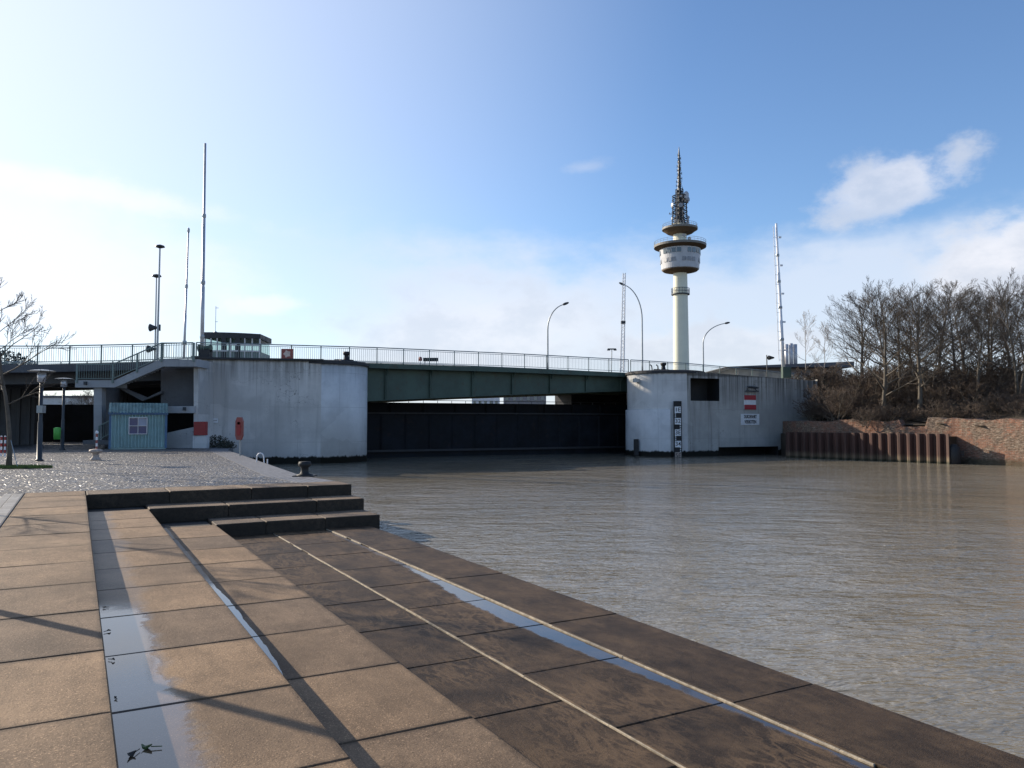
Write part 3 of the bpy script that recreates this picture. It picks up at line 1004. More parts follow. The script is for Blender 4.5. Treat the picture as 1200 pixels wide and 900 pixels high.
mb.lathe([(0.02, -0.62), (0.10, -0.4), (0.12, 0.0), (0.10, 0.4), (0.02, 0.62)], (0, 0, 0), 10)
mb.v = [(z, y * 1.0, x * 0.8 - z * 0.06) for x, y, z in mb.v]
mb.build('hood', M['darksteel'], o)
mb = MB()
mb.box((-0.05, 0.02, -0.32), (1.2, 0.12, 0.10))
for sx in (-0.4, 0.4):
    mb.bar((sx, 0.02, -0.3), (sx, 0.24, -0.1), 0.04, 0.04)
mb.build('bracket', M['darksteel'], o)

# ------------------------------------------------------------------ bridge
PROF = [(-60, 4.55), (-45, 4.75), (-29, 5.10), (-24, 5.32), (-20.2, 5.55), (-10, 5.75), (0, 5.78), (9.7, 5.71), (15.4, 5.62), (22, 5.36), (26, 5.15), (45, 4.4), (80, 3.2)]


def dz(X):
    for (a, za), (b_, zb) in zip(PROF, PROF[1:]):
        if a <= X <= b_:
            t = (X - a) / (b_ - a)
            return za + (zb - za) * t
    return PROF[-1][1]


def dy(X):
    return 60.5 + 0.53 * X if X > -20.2 else 49.8 + 0.25 * (X + 20.2)


BN = Vector((-0.40, 0.917, 0))
DW = 14.0


def dp(X, off=0.0, h=0.0):
    return Vector((X, dy(X), dz(X) + h)) + BN * off


bridge = thing('road_bridge', 'long green steel road bridge crossing the river between the two white piers', 'bridge', (0, 60.5, 0))


def sweep(mb, X0, X1, step, section):
    """section: list of (off, h or callable h(X))"""
    xs = []
    x = X0
    while x < X1 - 1e-6:
        xs.append(x)
        x += step
    xs.append(X1)
    for q in (-20.2,):
        if X0 < q < X1 and q not in xs:
            xs.append(q)
    xs.sort()
    n = len(section)
    b0 = len(mb.v)
    for X in xs:
        for off, h in section:
            mb.v.append(tuple(dp(X, off, h(X) if callable(h) else h)))
    for i in range(len(xs) - 1):
        for q in range(n):
            r = (q + 1) % n
            mb.face((b0 + i * n + q, b0 + (i + 1) * n + q, b0 + (i + 1) * n + r, b0 + i * n + r))
    mb.face([b0 + q for q in range(n)])
    mb.face([b0 + (len(xs) - 1) * n + n - 1 - q for q in range(n)])


mb = MB()
sweep(mb, -60, 70, 2.0, [(0.25, -0.02), (0.25, -0.34), (DW - 0.25, -0.34), (DW - 0.25, -0.02)])
mb.build('road_deck', M['asphalt'], bridge, True)
mb = MB()
sweep(mb, -10.4, 9.9, 1.0, [(0, 0.0), (0, -0.36), (0.24, -0.36), (0.24, 0.0)])
mb.build('edge_beam', M['green'], bridge, True)
mb = MB()
sweep(mb, -60, -10.4, 1.0, [(0, -0.01), (0, -0.50), (0.24, -0.50), (0.24, -0.01)])
sweep(mb, 9.9, 70, 1.0, [(0, -0.01), (0, -0.50), (0.24, -0.50), (0.24, -0.01)])
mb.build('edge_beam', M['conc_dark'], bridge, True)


def gb(X):
    """underside of the main girder below the deck"""
    t = (X + 10.2) / 20.0
    return -(2.66 - 1.18 * min(1, max(0, t)))


for off in (0.75, 4.0, 7.2, 10.4, DW - 0.8):
    mb = MB()
    sweep(mb, -13.0, 13.0, 1.0, [(off, -0.35), (off, lambda X: gb(X)), (off + 0.06, lambda X: gb(X)), (off + 0.06, -0.35)])
    sweep(mb, -13.0, 13.0, 1.0, [(off - 0.22, lambda X: gb(X)), (off - 0.22, lambda X: gb(X) - 0.05), (off + 0.28, lambda X: gb(X) - 0.05), (off + 0.28, lambda X: gb(X))])
    if off == 0.75:
        for i in range(-3, 4):
            X = i * 3.05 + 0.3
            for dx in (-0.04,):
                a, b_ = dp(X, off - 0.10, -0.36), dp(X, off - 0.10, gb(X) + 0.0)
                mb.bar(a, b_, 0.07, 0.2)
                mb.plate([dp(X, off - 0.02, -0.37), dp(X, off - 0.62, -0.37), dp(X, off - 0.02, -0.95)], (0.05, 0.02, 0))
    mb.build('girder', M['green'], bridge, True)
mb = MB()
for i in range(-4, 5):
    X = i * 3.05 + 0.3
    a, b_ = dp(X, 0.9, -0.75), dp(X, DW - 0.9, -0.75)
    mb.bar(a, b_, 0.25, 0.6)
mb.build('cross_beam', M['green'], bridge, True)
# left approach viaduct: inner beams and round columns
for off in (1.5, 7.0, 12.5):
    mb = MB()
    sweep(mb, -60, -19.5, 2.0, [(off, -0.35), (off, -1.15), (off + 0.7, -1.15), (off + 0.7, -0.35)])
    mb.build('girder', M['conc_dark'], bridge, True)
for X in (-25.0, -36.5):
    for off in (2.0, 7.4, 12.6):
        q = dp(X, off)
        mb = MB()
        mb.lathe([(0.42, 0.0), (0.42, q.z - 1.1)], (q.x, q.y, 0), 18)
        mb.build('column', M['conc_dark'], bridge, True, smooth=True)


def railing(name, label, X0, X1, off, gap=1.78, mat=None, bars=True):
    mat = mat or M['rail']
    q = dp((X0 + X1) / 2, off)
    r_ = thing(name, label, 'railing', (q.x, q.y, q.z), 'railings along the bridge')
    n = max(2, int(round((X1 - X0) / gap)))
    top, bars_ = MB(), MB()
    xs = [X0 + (X1 - X0) * i / n for i in range(n + 1)]
    for a, b_ in zip(xs, xs[1:]):
        top.tube([dp(a, off, 1.12), dp(b_, off, 1.12)], 0.04, 6)
    top.build('top_rail', mat, r_, True)
    for a, b_ in zip(xs, xs[1:]):
        bars_.bar(dp(a, off, 0.13), dp(b_, off, 0.13), 0.04, 0.04)
        bars_.bar(dp(a, off, 1.0), dp(b_, off, 1.0), 0.035, 0.035)
        m_ = 14
        if bars:
            for i in range(1, m_):
                X = a + (b_ - a) * i / m_
                bars_.bar(dp(X, off, 0.13), dp(X, off, 1.0), 0.018, 0.018)
    bars_.build('bar_infill', mat, r_, True)
    for X in xs:
        pm = MB()
        pm.bar(dp(X, off, -0.02), dp(X, off, 1.12), 0.065, 0.065)
        pm.build('post', M['green_rail'] if mat is M['rail'] else mat, r_, True)
    return r_


railing('bridge_railing', 'barred railing along the approach left of the white control house', -48, -20.4, 0.14)
railing('bridge_railing', 'barred railing over the green span between the two piers', -20.2, 9.9, 0.14)
railing('bridge_railing', 'barred railing running on past the tower above the right pier', 10.1, 40, 0.14)
railing('bridge_railing', 'far side railing of the bridge seen just over the roadway', -40, 40, DW - 0.14)

# flood gate under the bridge
g0, g1 = Vector((-12.6, 58.6, 0)), Vector((11.6, 70.2, 0))
gate = thing('flood_gate', 'dark steel flood gate closing the river under the bridge', 'flood gate', ((g0.x + g1.x) / 2, (g0.y + g1.y) / 2, WATER_Z))
gu = (g1 - g0).normalized()
gn = Vector((-gu.y, gu.x, 0))
mb = MB()
mb.plate([g0 + Vector((0, 0, -2)), g1 + Vector((0, 0, -2)), g1 + Vector((0, 0, 2.2)), g0 + Vector((0, 0, 2.2))], gn * 0.4)
gl = (g1 - g0).length
for i in range(0, 14):
    q = g0 + gu * (0.9 + i * 1.95) - gn * 0.02
    mb.bar(q + Vector((0, 0, -0.7)), q + Vector((0, 0, 2.1)), 0.16, 0.09)
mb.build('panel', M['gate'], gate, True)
mb = MB()
mb.plate([g0 - gn * 0.25 + Vector((0, 0, 2.2)), g1 - gn * 0.25 + Vector((0, 0, 2.2)), g1 + gn * 0.9 + Vector((0, 0, 2.2)), g0 + gn * 0.9 + Vector((0, 0, 2.2))], (0, 0, 0.10))
mb.plate([g0 - gn * 0.3 + Vector((0, 0, -0.72)), g1 - gn * 0.3 + Vector((0, 0, -0.72)), g1 + Vector((0, 0, -0.72)), g0 + Vector((0, 0, -0.72))], (0, 0, 0.16))
mb.build('ledge', M['capdark'], gate, True)
mb = MB()
mb.plate([g0 + gn * 1.2 + Vector((0, 0, -2)), g1 + gn * 1.2 + Vector((0, 0, -2)), g1 + gn * 1.2 + Vector((0, 0, 3.10)), g0 + gn * 1.2 + Vector((0, 0, 3.10))], gn * 0.35)
for i in range(0, 10):
    q = g0 + gu * (1.2 + i * 2.75) + gn * 1.1
    mb.bar(q + Vector((0, 0, 2.3)), q + Vector((0, 0, 3.0)), 0.14, 0.14)
mb.build('upper_panel', M['gate'], gate, True)
mb = MB()
mb.tube([g0 + gn * 1.3 + Vector((0, 0, 3.30)), g1 + gn * 1.3 + Vector((0, 0, 3.30))], 0.025, 5)
for i in range(0, 22):
    q = g0 + gu * (0.6 + i * 1.22) + gn * 1.3
    mb.bar(q + Vector((0, 0, 2.95)), q + Vector((0, 0, 3.30)), 0.04, 0.04)
mb.build('handrail', M['darksteel'], gate, True)

# dark things standing beyond the slit, right half
o = thing('machine_house', 'dark machinery cabin under the right end of the bridge', 'cabin', (6, 78, 0))
mb = MB()
mb.box((8.3, 78, 2.0), (7.0, 4, 5.0), 0.35)
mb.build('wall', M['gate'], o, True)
mb = MB()
mb.box((8.3, 78, 4.54), (7.4, 4.4, 0.12), 0.35)
mb.build('roof', M['roofdark'], o, True)

# ------------------------------------------------------------------ staircase and abutment on the left
st = thing('staircase', 'grey concrete staircase climbing from the plaza to the bridge', 'stairs', at(114, 516, 46.8))
YS = 46.8


def slab_px(mb, pts, Y, depth):
    mb.plate([at(x, y, Y) for x, y in pts], (0, depth, 0))


mb = MB(); slab_px(mb, [(88, 454), (134.5, 454), (134.5, 445.5), (88, 445.5)], YS, 1.5); mb.build('landing', M['conc'], st, True)
mb = MB(); slab_px(mb, [(134.6, 454), (191, 429.5), (191, 421), (188, 421), (134.6, 445.5)], YS, 0.25); mb.build('stringer', M['conc'], st, True)
mb = MB(); slab_px(mb, [(191.1, 429.5), (230, 429.5), (230, 421), (191.1, 421)], YS, 2.0); mb.build('landing', M['conc'], st, True)
mb = MB()
a, b_ = at(134.6, 447, YS), at(189, 423, YS)
for i in range(14):
    t = (i + 0.5) / 14
    q = a.lerp(b_, t)
    mb.box((q.x, q.y + 0.85, q.z - 0.06), (abs(b_.x - a.x) / 14 + 0.02, 1.15, 0.14))
mb.build('steps', M['conc'], st, True)
mb = MB(); slab_px(mb, [(109.8, 518), (119.3, 518), (119.3, 454.2), (109.8, 454.2)], YS + 0.2, 0.5); mb.build('pillar', M['conc'], st, True)
mb = MB(); slab_px(mb, [(138, 454.4), (144, 454.4), (172, 466), (167, 470)], YS + 1.3, 0.3); slab_px(mb, [(167, 470), (172, 466), (189, 458), (189, 461)], YS + 1.3, 0.3)
mb.build('lower_flight', M['conc_dark'], st, True)
mb = MB(); slab_px(mb, [(195, 484), (228, 484), (228, 476), (195, 476)], 47.4, 1.8); mb.build('landing', M['conc'], st, True)
mb = MB(); slab_px(mb, [(192, 525), (229, 525), (229, 500), (192, 508)], 47.2, 0.3); mb.build('ramp_wall', M['conc'], st, True)
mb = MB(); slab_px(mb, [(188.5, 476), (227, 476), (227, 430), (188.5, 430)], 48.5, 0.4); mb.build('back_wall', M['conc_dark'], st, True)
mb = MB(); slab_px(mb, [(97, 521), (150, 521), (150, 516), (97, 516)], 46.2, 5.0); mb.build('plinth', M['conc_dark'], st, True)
mb = MB(); slab_px(mb, [(227, 524), (232.5, 524), (232.5, 421), (227, 421)], 47.6, 2.4); mb.build('pillar', M['pier'], st, True)
# small underside lamps
for (x, y, Y) in ((100, 449, YS - 0.08), (216, 479, 47.3)):
    q = at(x, y, Y)
    mb = MB(); mb.box((q.x, q.y, q.z), (0.16, 0.12, 0.2)); mb.build('lamp', M['darksteel'], st, True)


def stair_rail(pts, hgt, Y, nm='railing', ends=(0, 1)):
    """green railing following image-side points (base line) at distance Y"""
    r_ = MB()
    base = [at(x, y, Y) for x, y in pts]
    for si_, (a, b_) in enumerate(zip(base, base[1:])):
        up = Vector((0, 0, hgt))
        r_.bar(a + up, b_ + up, 0.06, 0.06)
        r_.bar(a + up * 0.12, b_ + up * 0.12, 0.04, 0.04)
        L = (b_ - a).length
        n = max(2, int(L / 0.14))
        for i in range(n + 1):
            q = a.lerp(b_, i / n)
            r_.bar(q + up * 0.12, q + up, 0.02, 0.02)
        for i in ends:
            q = a.lerp(b_, i)
            r_.bar(q - up * 0.15, q + up * 1.02, 0.09, 0.09)
    r_.build(nm, M['green_rail'], st, True)


stair_rail([(90, 446), (132, 446)], 0.98, YS - 0.04)
stair_rail([(132, 446), (189, 421)], 0.98, YS - 0.04, ends=(0.5,))
stair_rail([(189, 421), (227, 421)], 0.98, YS - 0.04)
stair_rail([(116, 517), (129, 510)], 0.9, YS - 0.2)

# abutment walls under the left approach
ab = thing('abutment_wall', 'black retaining wall in the shade under the left approach', 'wall', (-38, 61, 0))
mb = MB()
a, b_ = at(36, 474, 61.5), at(160, 474, 61.5)
mb.plate([(a.x, 61.5, -0.5), (-14, 62.5, -0.5), (-14, 62.5, a.z), (a.x, 61.5, a.z)], (0, 0.6, 0))
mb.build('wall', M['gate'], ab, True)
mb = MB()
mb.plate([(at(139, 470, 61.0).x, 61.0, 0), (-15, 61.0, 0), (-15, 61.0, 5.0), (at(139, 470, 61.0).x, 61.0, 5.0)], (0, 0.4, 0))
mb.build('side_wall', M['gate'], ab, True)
ab = thing('abutment_wall', 'dark ribbed wall closing the bridge opening at the far left edge', 'wall', (-36, 52, 0))
mb = MB()
p0, p1 = Vector((-48, 48.5, 0)), Vector((-33.3, 54.5, 0))
mb.plate([p0, p1, p1 + Vector((0, 0, 4.3)), p0 + Vector((0, 0, 4.1))], (-0.3, 1.0, 0))
for i in range(26):
    q = p0.lerp(p1, (i + 0.5) / 26)
    mb.bar(q + Vector((0, -0.05, 0)), q + Vector((0, -0.05, 4.1)), 0.2, 0.14)
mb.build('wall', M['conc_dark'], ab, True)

# ------------------------------------------------------------------ control house on the left pier
hx0, hx1, HY = at(238, 400, 54.5).x, at(301, 400, 54.5).x, 54.5
zf = 5.7
ztop = at(275, 389, 54.5).z
ch = thing('control_house', 'low glazed control house with dark curved roof on the left pier', 'building', ((hx0 + hx1) / 2, 56, zf))
front = []
for i in range(9):
    t = i / 8
    front.append(Vector((hx0 + (hx1 - hx0) * t, HY + 0.35 * (2 * t - 1) ** 2 + 0.3 * t, 0)))
back = [Vector((hx1 - 0.3, 58.5, 0)), Vector((hx0 + 0.3, 58.5, 0))]
ring = [(q.x, q.y) for q in front + back]
mb = MB(); mb.prism(ring, zf - 0.3, zf + 0.85); mb.build('wall', M['green_rail'], ch, True)
mb = MB()
cxr = (hx0 + hx1) / 2
big_ring = [(cxr + (x - cxr) * 1.03, 56 + (y - 56) * 1.06) for x, y in ring]
mb.prism(big_ring, ztop - 0.42, [ztop + 0.02 - 0.10 * (i / 8) if i < 9 else ztop - 0.05 for i in range(11)])
mb.build('roof', M['roofdark'], ch, True)
mb = MB(); mb.prism([(cxr + (x - cxr) * 0.985, 56.3 + (y - 56.3) * 0.95) for x, y in ring], zf + 0.85, ztop - 0.42); mb.build('window', M['clearglass'], ch, True)
for i in range(9):
    q = front[i]
    wdt = 0.34 if i in (3, 5) else 0.07
    if i in (2, 4, 6, 1, 7, 0, 8, 3, 5):
        mb = MB(); mb.box((q.x, q.y, (zf + ztop - 0.42) / 2 + 0.2), (wdt, 0.12, ztop - 0.42 - zf + 0.3)); mb.build('mullion', M['roofdark'] if wdt > 0.1 else M['mast'], ch, True)
mb = MB()
for a, b_ in zip(front, front[1:]):
    mb.bar(a + Vector((0, -0.03, zf + 1.30)), b_ + Vector((0, -0.03, zf + 1.30)), 0.05, 0.06)
    mb.bar(a + Vector((0, -0.03, zf + 0.86)), b_ + Vector((0, -0.03, zf + 0.86)), 0.08, 0.10)
mb.build('sill', M['mast'], ch, True)
q = at(252.5, 390, 56)
mb = MB(); mb.tube([(q.x, 56, q.z - 0.1), (q.x, 56, q.z + 1.95)], 0.018, 5); mb.box((q.x + 0.08, 56, q.z + 1.8), (0.22, 0.03, 0.03)); mb.box((q.x + 0.06, 56, q.z + 0.8), (0.18, 0.03, 0.03)); mb.lathe([(0.18, 0), (0.12, 0.15), (0.02, 0.2)], (q.x, 56, q.z - 0.08), 10)
mb.build('antenna', M['steel'], ch, True)

# ------------------------------------------------------------------ masts, lamps and boxes on the bridge
def lattice_mast(name, label, foot, head, w0, w1, mat, collars=(), n=22):
    foot, head = Vector(foot), Vector(head)
    o = thing(name, label, 'mast', foot, 'tall thin masts on the bridge')
    u = (head - foot)
    L = u.length
    mb = MB()
    legs = [(-0.5, -0.5), (0.5, -0.5), (0.5, 0.5), (-0.5, 0.5)]
    P = lambda t, q: u * t + Vector((legs[q % 4][0], legs[q % 4][1], 0)) * (w0 + (w1 - w0) * t)
    for q in range(4):
        mb.tube([P(0, q), P(1, q)], [0.045 * w0 / 0.3, 0.03 * w0 / 0.3], 5)
    for i in range(n):
        for q in range(4):
            a, b_ = (q, q + 1) if i % 2 else (q + 1, q)
            mb.tube([P(i / n, a), P((i + 1) / n, b_)], 0.018 * w0 / 0.3, 3, False)
    mb.build('shaft', mat, o)
    for t in collars:
        m_ = MB(); q = u * t; ww = w0 + (w1 - w0) * t
        m_.box(tuple(q), (ww * 1.5, ww * 1.5, 0.28)); m_.build('collar', M['darksteel'], o)
    return o


def pole_mast(name, label, foot, head, r0, r1, mat, bits=(), group='tall thin masts on the bridge'):
    foot, head = Vector(foot), Vector(head)
    o = thing(name, label, 'mast', foot, group)
    u = head - foot
    mb = MB()
    mb.tube([u * t for t in (0, 0.33, 0.331, 0.66, 0.661, 1)], [r0, r0 * .97, r0 * .85, r0 * .8, r1 * 1.1, r1], 10)
    mb.build('shaft', mat, o, smooth=True)
    for t, rr in bits:
        m_ = MB(); q = u * t
        m_.lathe([(rr, -0.12), (rr * 1.1, 0), (rr, 0.12)], tuple(q), 10)
        m_.build('collar', M['steel'], o)
    return o


pole_mast('signal_mast', 'tallest grey mast rising beside the control house', at(236.5, 420, 50.6), at(240.5, 168, 50.6), 0.125, 0.075, M['mast'], ((0.35, .135), (0.66, .12), (0.1, .14)))
pole_mast('signal_mast', 'slim grey mast standing on the stair head', at(215.5, 420, 48.6), at(221, 267, 48.6), 0.075, 0.045, M['mast'], ((0.12, .13), (0.55, .085), (0.98, .075)))
o = pole_mast('signal_mast', 'thick white mast leaning over the right pier', at(918, 432, 69.5), at(909.5, 262, 69.5), 0.165, 0.10, M['mastwhite'], ((0.2, .18), (0.42, .17), (0.6, .155), (0.78, .14)))
lattice_mast('signal_mast', 'thin white lattice mast behind the bridge left of the tower', at(729, 436, 80), at(731.5, 320, 80), 0.36, 0.22, M['mastwhite'], (0.5,), 30)
mb = MB(); u_ = at(909.5, 262, 69.5) - at(918, 432, 69.5)
mb.tube([Vector((-.36, 0, 0)) + u_ * .05, Vector((-.26, 0, 0)) + u_ * .98], .03, 5)
for i in range(14):
    q = u_ * (.06 + .065 * i)
    mb.bar(q, q + Vector((-.33, 0, 0)), .03, .03)
    if i % 3 == 1:
        mb.box((q.x + .28, q.y, q.z), (.22, .16, .14))
mb.build('climbing_rail', M['mastwhite'], o)
# base box of the white mast, and winch gear beside the tall mast
q = at(919, 428, 69.0)
tag(MB().build('x', M['black']) if False else None, None) if False else None


def cabinet(name, label, cat, x0, y0, x1, y1, Y, mat, depth=0.5):
    a, b_ = at(x0, y1, Y), at(x1, y0, Y)
    o = thing(name, label, cat, ((a.x + b_.x) / 2, Y, a.z))
    m_ = MB()
    wd_, hg_ = b_.x - a.x, b_.z - a.z
    m_.slab(-wd_ / 2, wd_ / 2, -depth / 2, depth / 2, hg_, 0, min(0.05, wd_ * .1))
    m_.build('body', mat, o)
    m_ = MB(); m_.box((0, -depth / 2 - 0.012, hg_ * .5), (wd_ * .8, 0.03, hg_ * .8)); m_.build('door', mat, o)
    return o


cabinet('control_cabinet', 'dark green cabinet at the foot of the white mast', 'cabinet', 916.5, 430, 926, 443, 68.6, M['green'])
o = thing('winch', 'dark green winch at the foot of the tallest mast', 'winch', at(238, 421, 50.3))
mb = MB(); mb.box((0.15, 0, 0.3), (0.7, 0.6, 0.6)); mb.box((-.1, 0, 0.1), (1.1, 0.5, 0.2)); mb.build('housing', M['capdark'], o)
mb = MB(); mb.lathe([(0.26, -0.4), (0.26, -0.34), (0.16, -0.33), (0.16, 0.33), (0.26, 0.34), (0.26, 0.4)], (0, 0, 0), 16); mb.v = [(z + 0.1, y, x + 0.72) for x, y, z in mb.v]; mb.build('drum', M['green'], o)


def street_lamp(label, foot, top, side, reach, Y):
    f_, t_ = at(*foot, Y), at(*top, Y)
    o = thing('street_lamp', label, 'street lamp', f_, 'curved street lamps on the bridge')
    H = t_.z - f_.z
    pts = []
    for i in range(6):
        pts.append(Vector((0, 0, H * 0.62 * i / 5)))
    for i in range(1, 11):
        a = i / 10 * radians(78)
        pts.append(Vector((side * reach * (1 - cos(a)) / (1 - cos(radians(78))), 0, H * 0.62 + H * 0.38 * sin(a) / sin(radians(78)))))
    mb = MB(); mb.tube(pts, [0.085 - 0.045 * i / len(pts) for i in range(len(pts))], 8); mb.build('pole', M['steel'], o, smooth=True)
    e = pts[-1]
    d = (pts[-1] - pts[-2]).normalized()
    mb = MB(); mb.lathe([(0.03, -0.05), (0.11, 0.05), (0.13, 0.3), (0.08, 0.55), (0.02, 0.62)], (0, 0, 0), 10)
    R_ = Vector((0, 0, 1)).rotation_difference(d).to_matrix()
    mb.v = [tuple(e + R_ @ Vector(v)) for v in mb.v]
    mb.build('lamp_head', M['darksteel'], o, smooth=True)
    return o


street_lamp('curved street lamp above the middle of the green span', (642, 434), (659, 357), 1, 1.5, 76)
street_lamp('curved street lamp bending towards the thin lattice mast', (753, 440), (734, 334), -1, 1.8, 80)
street_lamp('curved street lamp just right of the tower', (824.5, 440), (849, 379), 1, 2.6, 92)


def post_lamp(name, label, foot, top, Y, r, mat, kind, group=None, arm=0.0):
    f_, t_ = at(*foot, Y), at(*top, Y)
    o = thing(name, label, 'lamp', f_, group)
    H = t_.z - f_.z
    dx = t_.x - f_.x
    mb = MB(); mb.tube([(0, 0, 0), (dx, 0, H)], [r, r * .7], 8); mb.build('pole', mat, o)
    mb = MB()
    if kind == 'mushroom':
        mb.lathe([(0.04, -0.12), (0.30, -0.03), (0.26, 0.06), (0.05, 0.13)], (dx, 0, H), 12)
    else:
        mb.box((dx, 0, H), (0.9, 0.25, 0.12)); mb.box((dx - .35, 0, H - .1), (0.3, .22, .12)); mb.box((dx + .35, 0, H - .1), (0.3, .22, .12))
    mb.build('lamp_head', M['darksteel'], o)
    return o


post_lamp('deck_lamp', 'taller of the two lamp poles by the stair head', (184, 424), (187.5, 289), 48.9, 0.07, M['steel'], 'mushroom', 'lamp poles by the stair head')
post_lamp('deck_lamp', 'shorter of the two lamp poles by the stair head', (181.5, 424), (183.5, 323.5), 49.3, 0.055, M['steel'], 'mushroom', 'lamp poles by the stair head')
post_lamp('floodlight_pole', 'small twin floodlight pole beyond the bridge, left of the lattice mast', (716.5, 436), (717, 409), 84, 0.06, M['steel'], 'twin')
# signal horns
def horn(label, x, y, Y, side):
    q = at(x, y, Y)
    o = thing('signal_horn', label, 'signal', q, 'dark hooded signals on the bridge')
    m_ = MB()
    m_.lathe([(0.06, -0.30), (0.10, -0.05), (0.25, 0.28), (0.24, 0.29), (0.08, 0.0)], (0, 0, 0), 12)
    m_.v = [(side * z, y_, x_) for x_, y_, z in m_.v]
    m_.build('hood', M['darksteel'], o)
    m_ = MB(); m_.box((-side * 0.32, 0, 0), (0.10, 0.12, 0.4)); m_.build('bracket', M['darksteel'], o)
    return o


horn('dark signal hood fixed halfway up the lamp poles by the stairs', 181, 384, 49.1, -1)
horn('lower dark signal hood on the stair railing post', 178.5, 409, 49.1, -1)
q0 = at(899, 442, 71); q1 = at(898.5, 416, 71)
o = thing('signal_post', 'short post with a black hooded signal on the right pier', 'signal', q0)
mb = MB(); mb.tube([(0, 0, 0), q1 - q0], 0.05, 6); mb.build('pole', M['darksteel'], o)
mb = MB(); mb.lathe([(0.10, 0.0), (0.22, 0.12), (0.06, 0.62)], (0, 0, 0), 10); mb.v = [(z + .05, y, x + (q1 - q0).z - .25) for x, y, z in mb.v]; mb.build('hood', M['black'], o)

# bollards (capstans) on the pier caps
def capstan(label, x, ybase, ytop, Y):
    a, b_ = at(x, ybase, Y), at(x, ytop, Y)
    H = b_.z - a.z
    o = thing('mooring_capstan', label, 'capstan', a, 'capstans on the pier caps')
    m_ = MB(); m_.lathe([(0.5, 0), (0.5, H * .18), (0.2, H * .22), (0.15, H * .6), (0.18, H * .66), (0.24, H * .72), (0.24, H * .98), (0.1, H)], (0, 0, 0), 14); m_.build('body', M['black'], o, smooth=True)
    m_ = MB(); m_.box((-0.55, 0, H * .12), (0.5, 0.3, H * .24)); m_.build('base', M['black'], o)


capstan('black capstan on the left pier cap', 406, 424, 412, 53)
capstan('black capstan on the right pier cap', 777.5, 435, 425, 65)
# small gear at right cap
o = thing('mooring_hook', 'pair of dark mooring hooks left of the right capstan', 'hook', at(768, 436, 65))
mb = MB()
for sx in (-0.25, 0.25):
    mb.tube([(sx, 0, 0), (sx - .05, 0, .5), (sx - .18, 0, .62)], 0.05, 6)
mb.build('hook', M['black'], o)

# boards on the railings
q = at(336.5, 421, 52.2)
o = thing('warning_board', 'square board with red border on the railing above the left pier', 'sign', q)
mb = MB(); mb.box((0, 0, 0.36), (0.80, 0.04, 0.68)); mb.build('panel', M['redfade'], o)
mb = MB(); mb.lathe([(0.20, 0), (0.30, 0.0)], (0, 0, 0), 16); mb.v = [(x, -0.03, z + .36 + y) for x, y, z in mb.v]
mb = MB(); mb.poly([(0.27 * cos(2 * pi * i / 10) * (1 if i % 2 else .7), -0.03, 0.36 + 0.27 * sin(2 * pi * i / 10) * (1 if i % 2 else .7)) for i in range(10)]); mb.build('symbol', M['poster'], o)
q = at(501, 420.5, 58.0)
o = thing('display_board', 'black oblong board above the railing left of the span middle', 'sign', (q.x, 60.2, q.z))
mb = MB(); mb.box((0, 0, 0.12), (1.15, 0.18, 0.27)); mb.build('panel', M['black'], o)
mb = MB()
for sx in (-.45, .45):
    mb.tube([(sx, 0.05, 0.1), (sx, 0.05, -1.4)], 0.03, 5)
mb.build('post', M['steel'], o)
q = at(492.5, 423, 60)
o = thing('warning_lamp', 'small reddish warning lamp left below the black board', 'lamp', q)
mb = MB(); mb.tube([(0, 0, -.8), (0, 0, .1)], .03, 5); mb.build('post', M['steel'], o)
mb = MB(); mb.lathe([(0.12, 0), (0.15, .15), (.1, .3), (.01, .34)], (0, 0, 0), 10); mb.build('lens', M['redfade'], o)

# ------------------------------------------------------------------ television tower far behind
TY = 320.0
tb = at(799, 494, TY)
tx, ty = tb.x, TY
pxm = TY / 915.0
tower = thing('radio_tower', 'tall cream concrete radio tower with round restaurant pod and lattice spire', 'tower', (tx, ty, 0))
H_ = lambda y: at(799, y, TY).z
mb = MB(); mb.lathe([(3.35, 0), (3.25, H_(440)), (2.95, H_(345)), (2.8, H_(320)), (2.7, H_(262))], (tx, ty, 0), 40); mb.build('shaft', M['cream'], tower, True, smooth=True)
zr = H_(345)
mb = MB(); mb.lathe([(3.0, zr - 0.3), (3.75, zr - 0.2), (3.75, zr + 0.2), (3.0, zr + 0.3)], (tx, ty, 0), 32)
for i in range(20):
    a = 2 * pi * i / 20
    mb.tube([(tx + 3.65 * cos(a), ty + 3.65 * sin(a), zr), (tx + 3.65 * cos(a), ty + 3.65 * sin(a), zr + 2.4)], 0.07, 4)
for zz in (1.2, 2.4):
    mb.tube([(tx + 3.65 * cos(2 * pi * i / 24), ty + 3.65 * sin(2 * pi * i / 24), zr + zz) for i in range(25)], 0.09, 4)
mb.build('gallery', M['darksteel'], tower, True)
mb = MB(); mb.lathe([(2.9, H_(320.5)), (6.9, H_(318)), (7.5, H_(316.6))], (tx, ty, 0), 48); mb.build('soffit', M['soffit'], tower, True, smooth=True)
mb = MB(); mb.lathe([(7.5, H_(316.6)), (7.65, H_(316)), (8.35, H_(293))], (tx, ty, 0), 48); mb.build('pod_wall', M['pod'], tower, True)
for yc_, hh in ((297, 3.0), (307, 2.6)):
    for i in range(24):
        a0_ = 2 * pi * i / 24
        zc = H_(yc_)
        rr = 7.65 + (8.35 - 7.65) * (zc - H_(316)) / (H_(293) - H_(316)) + 0.06
        if (yc_ == 297 and i % 5 == 3) or (yc_ == 307 and i % 4 == 1):
            continue
        mb = MB()
        mb.box((tx + rr * cos(a0_), ty + rr * sin(a0_), zc), (0.10, 1.62, hh * 0.62), a0_)
        mb.build('window', M['glass'] if yc_ == 297 else M['podwin'], tower, True)
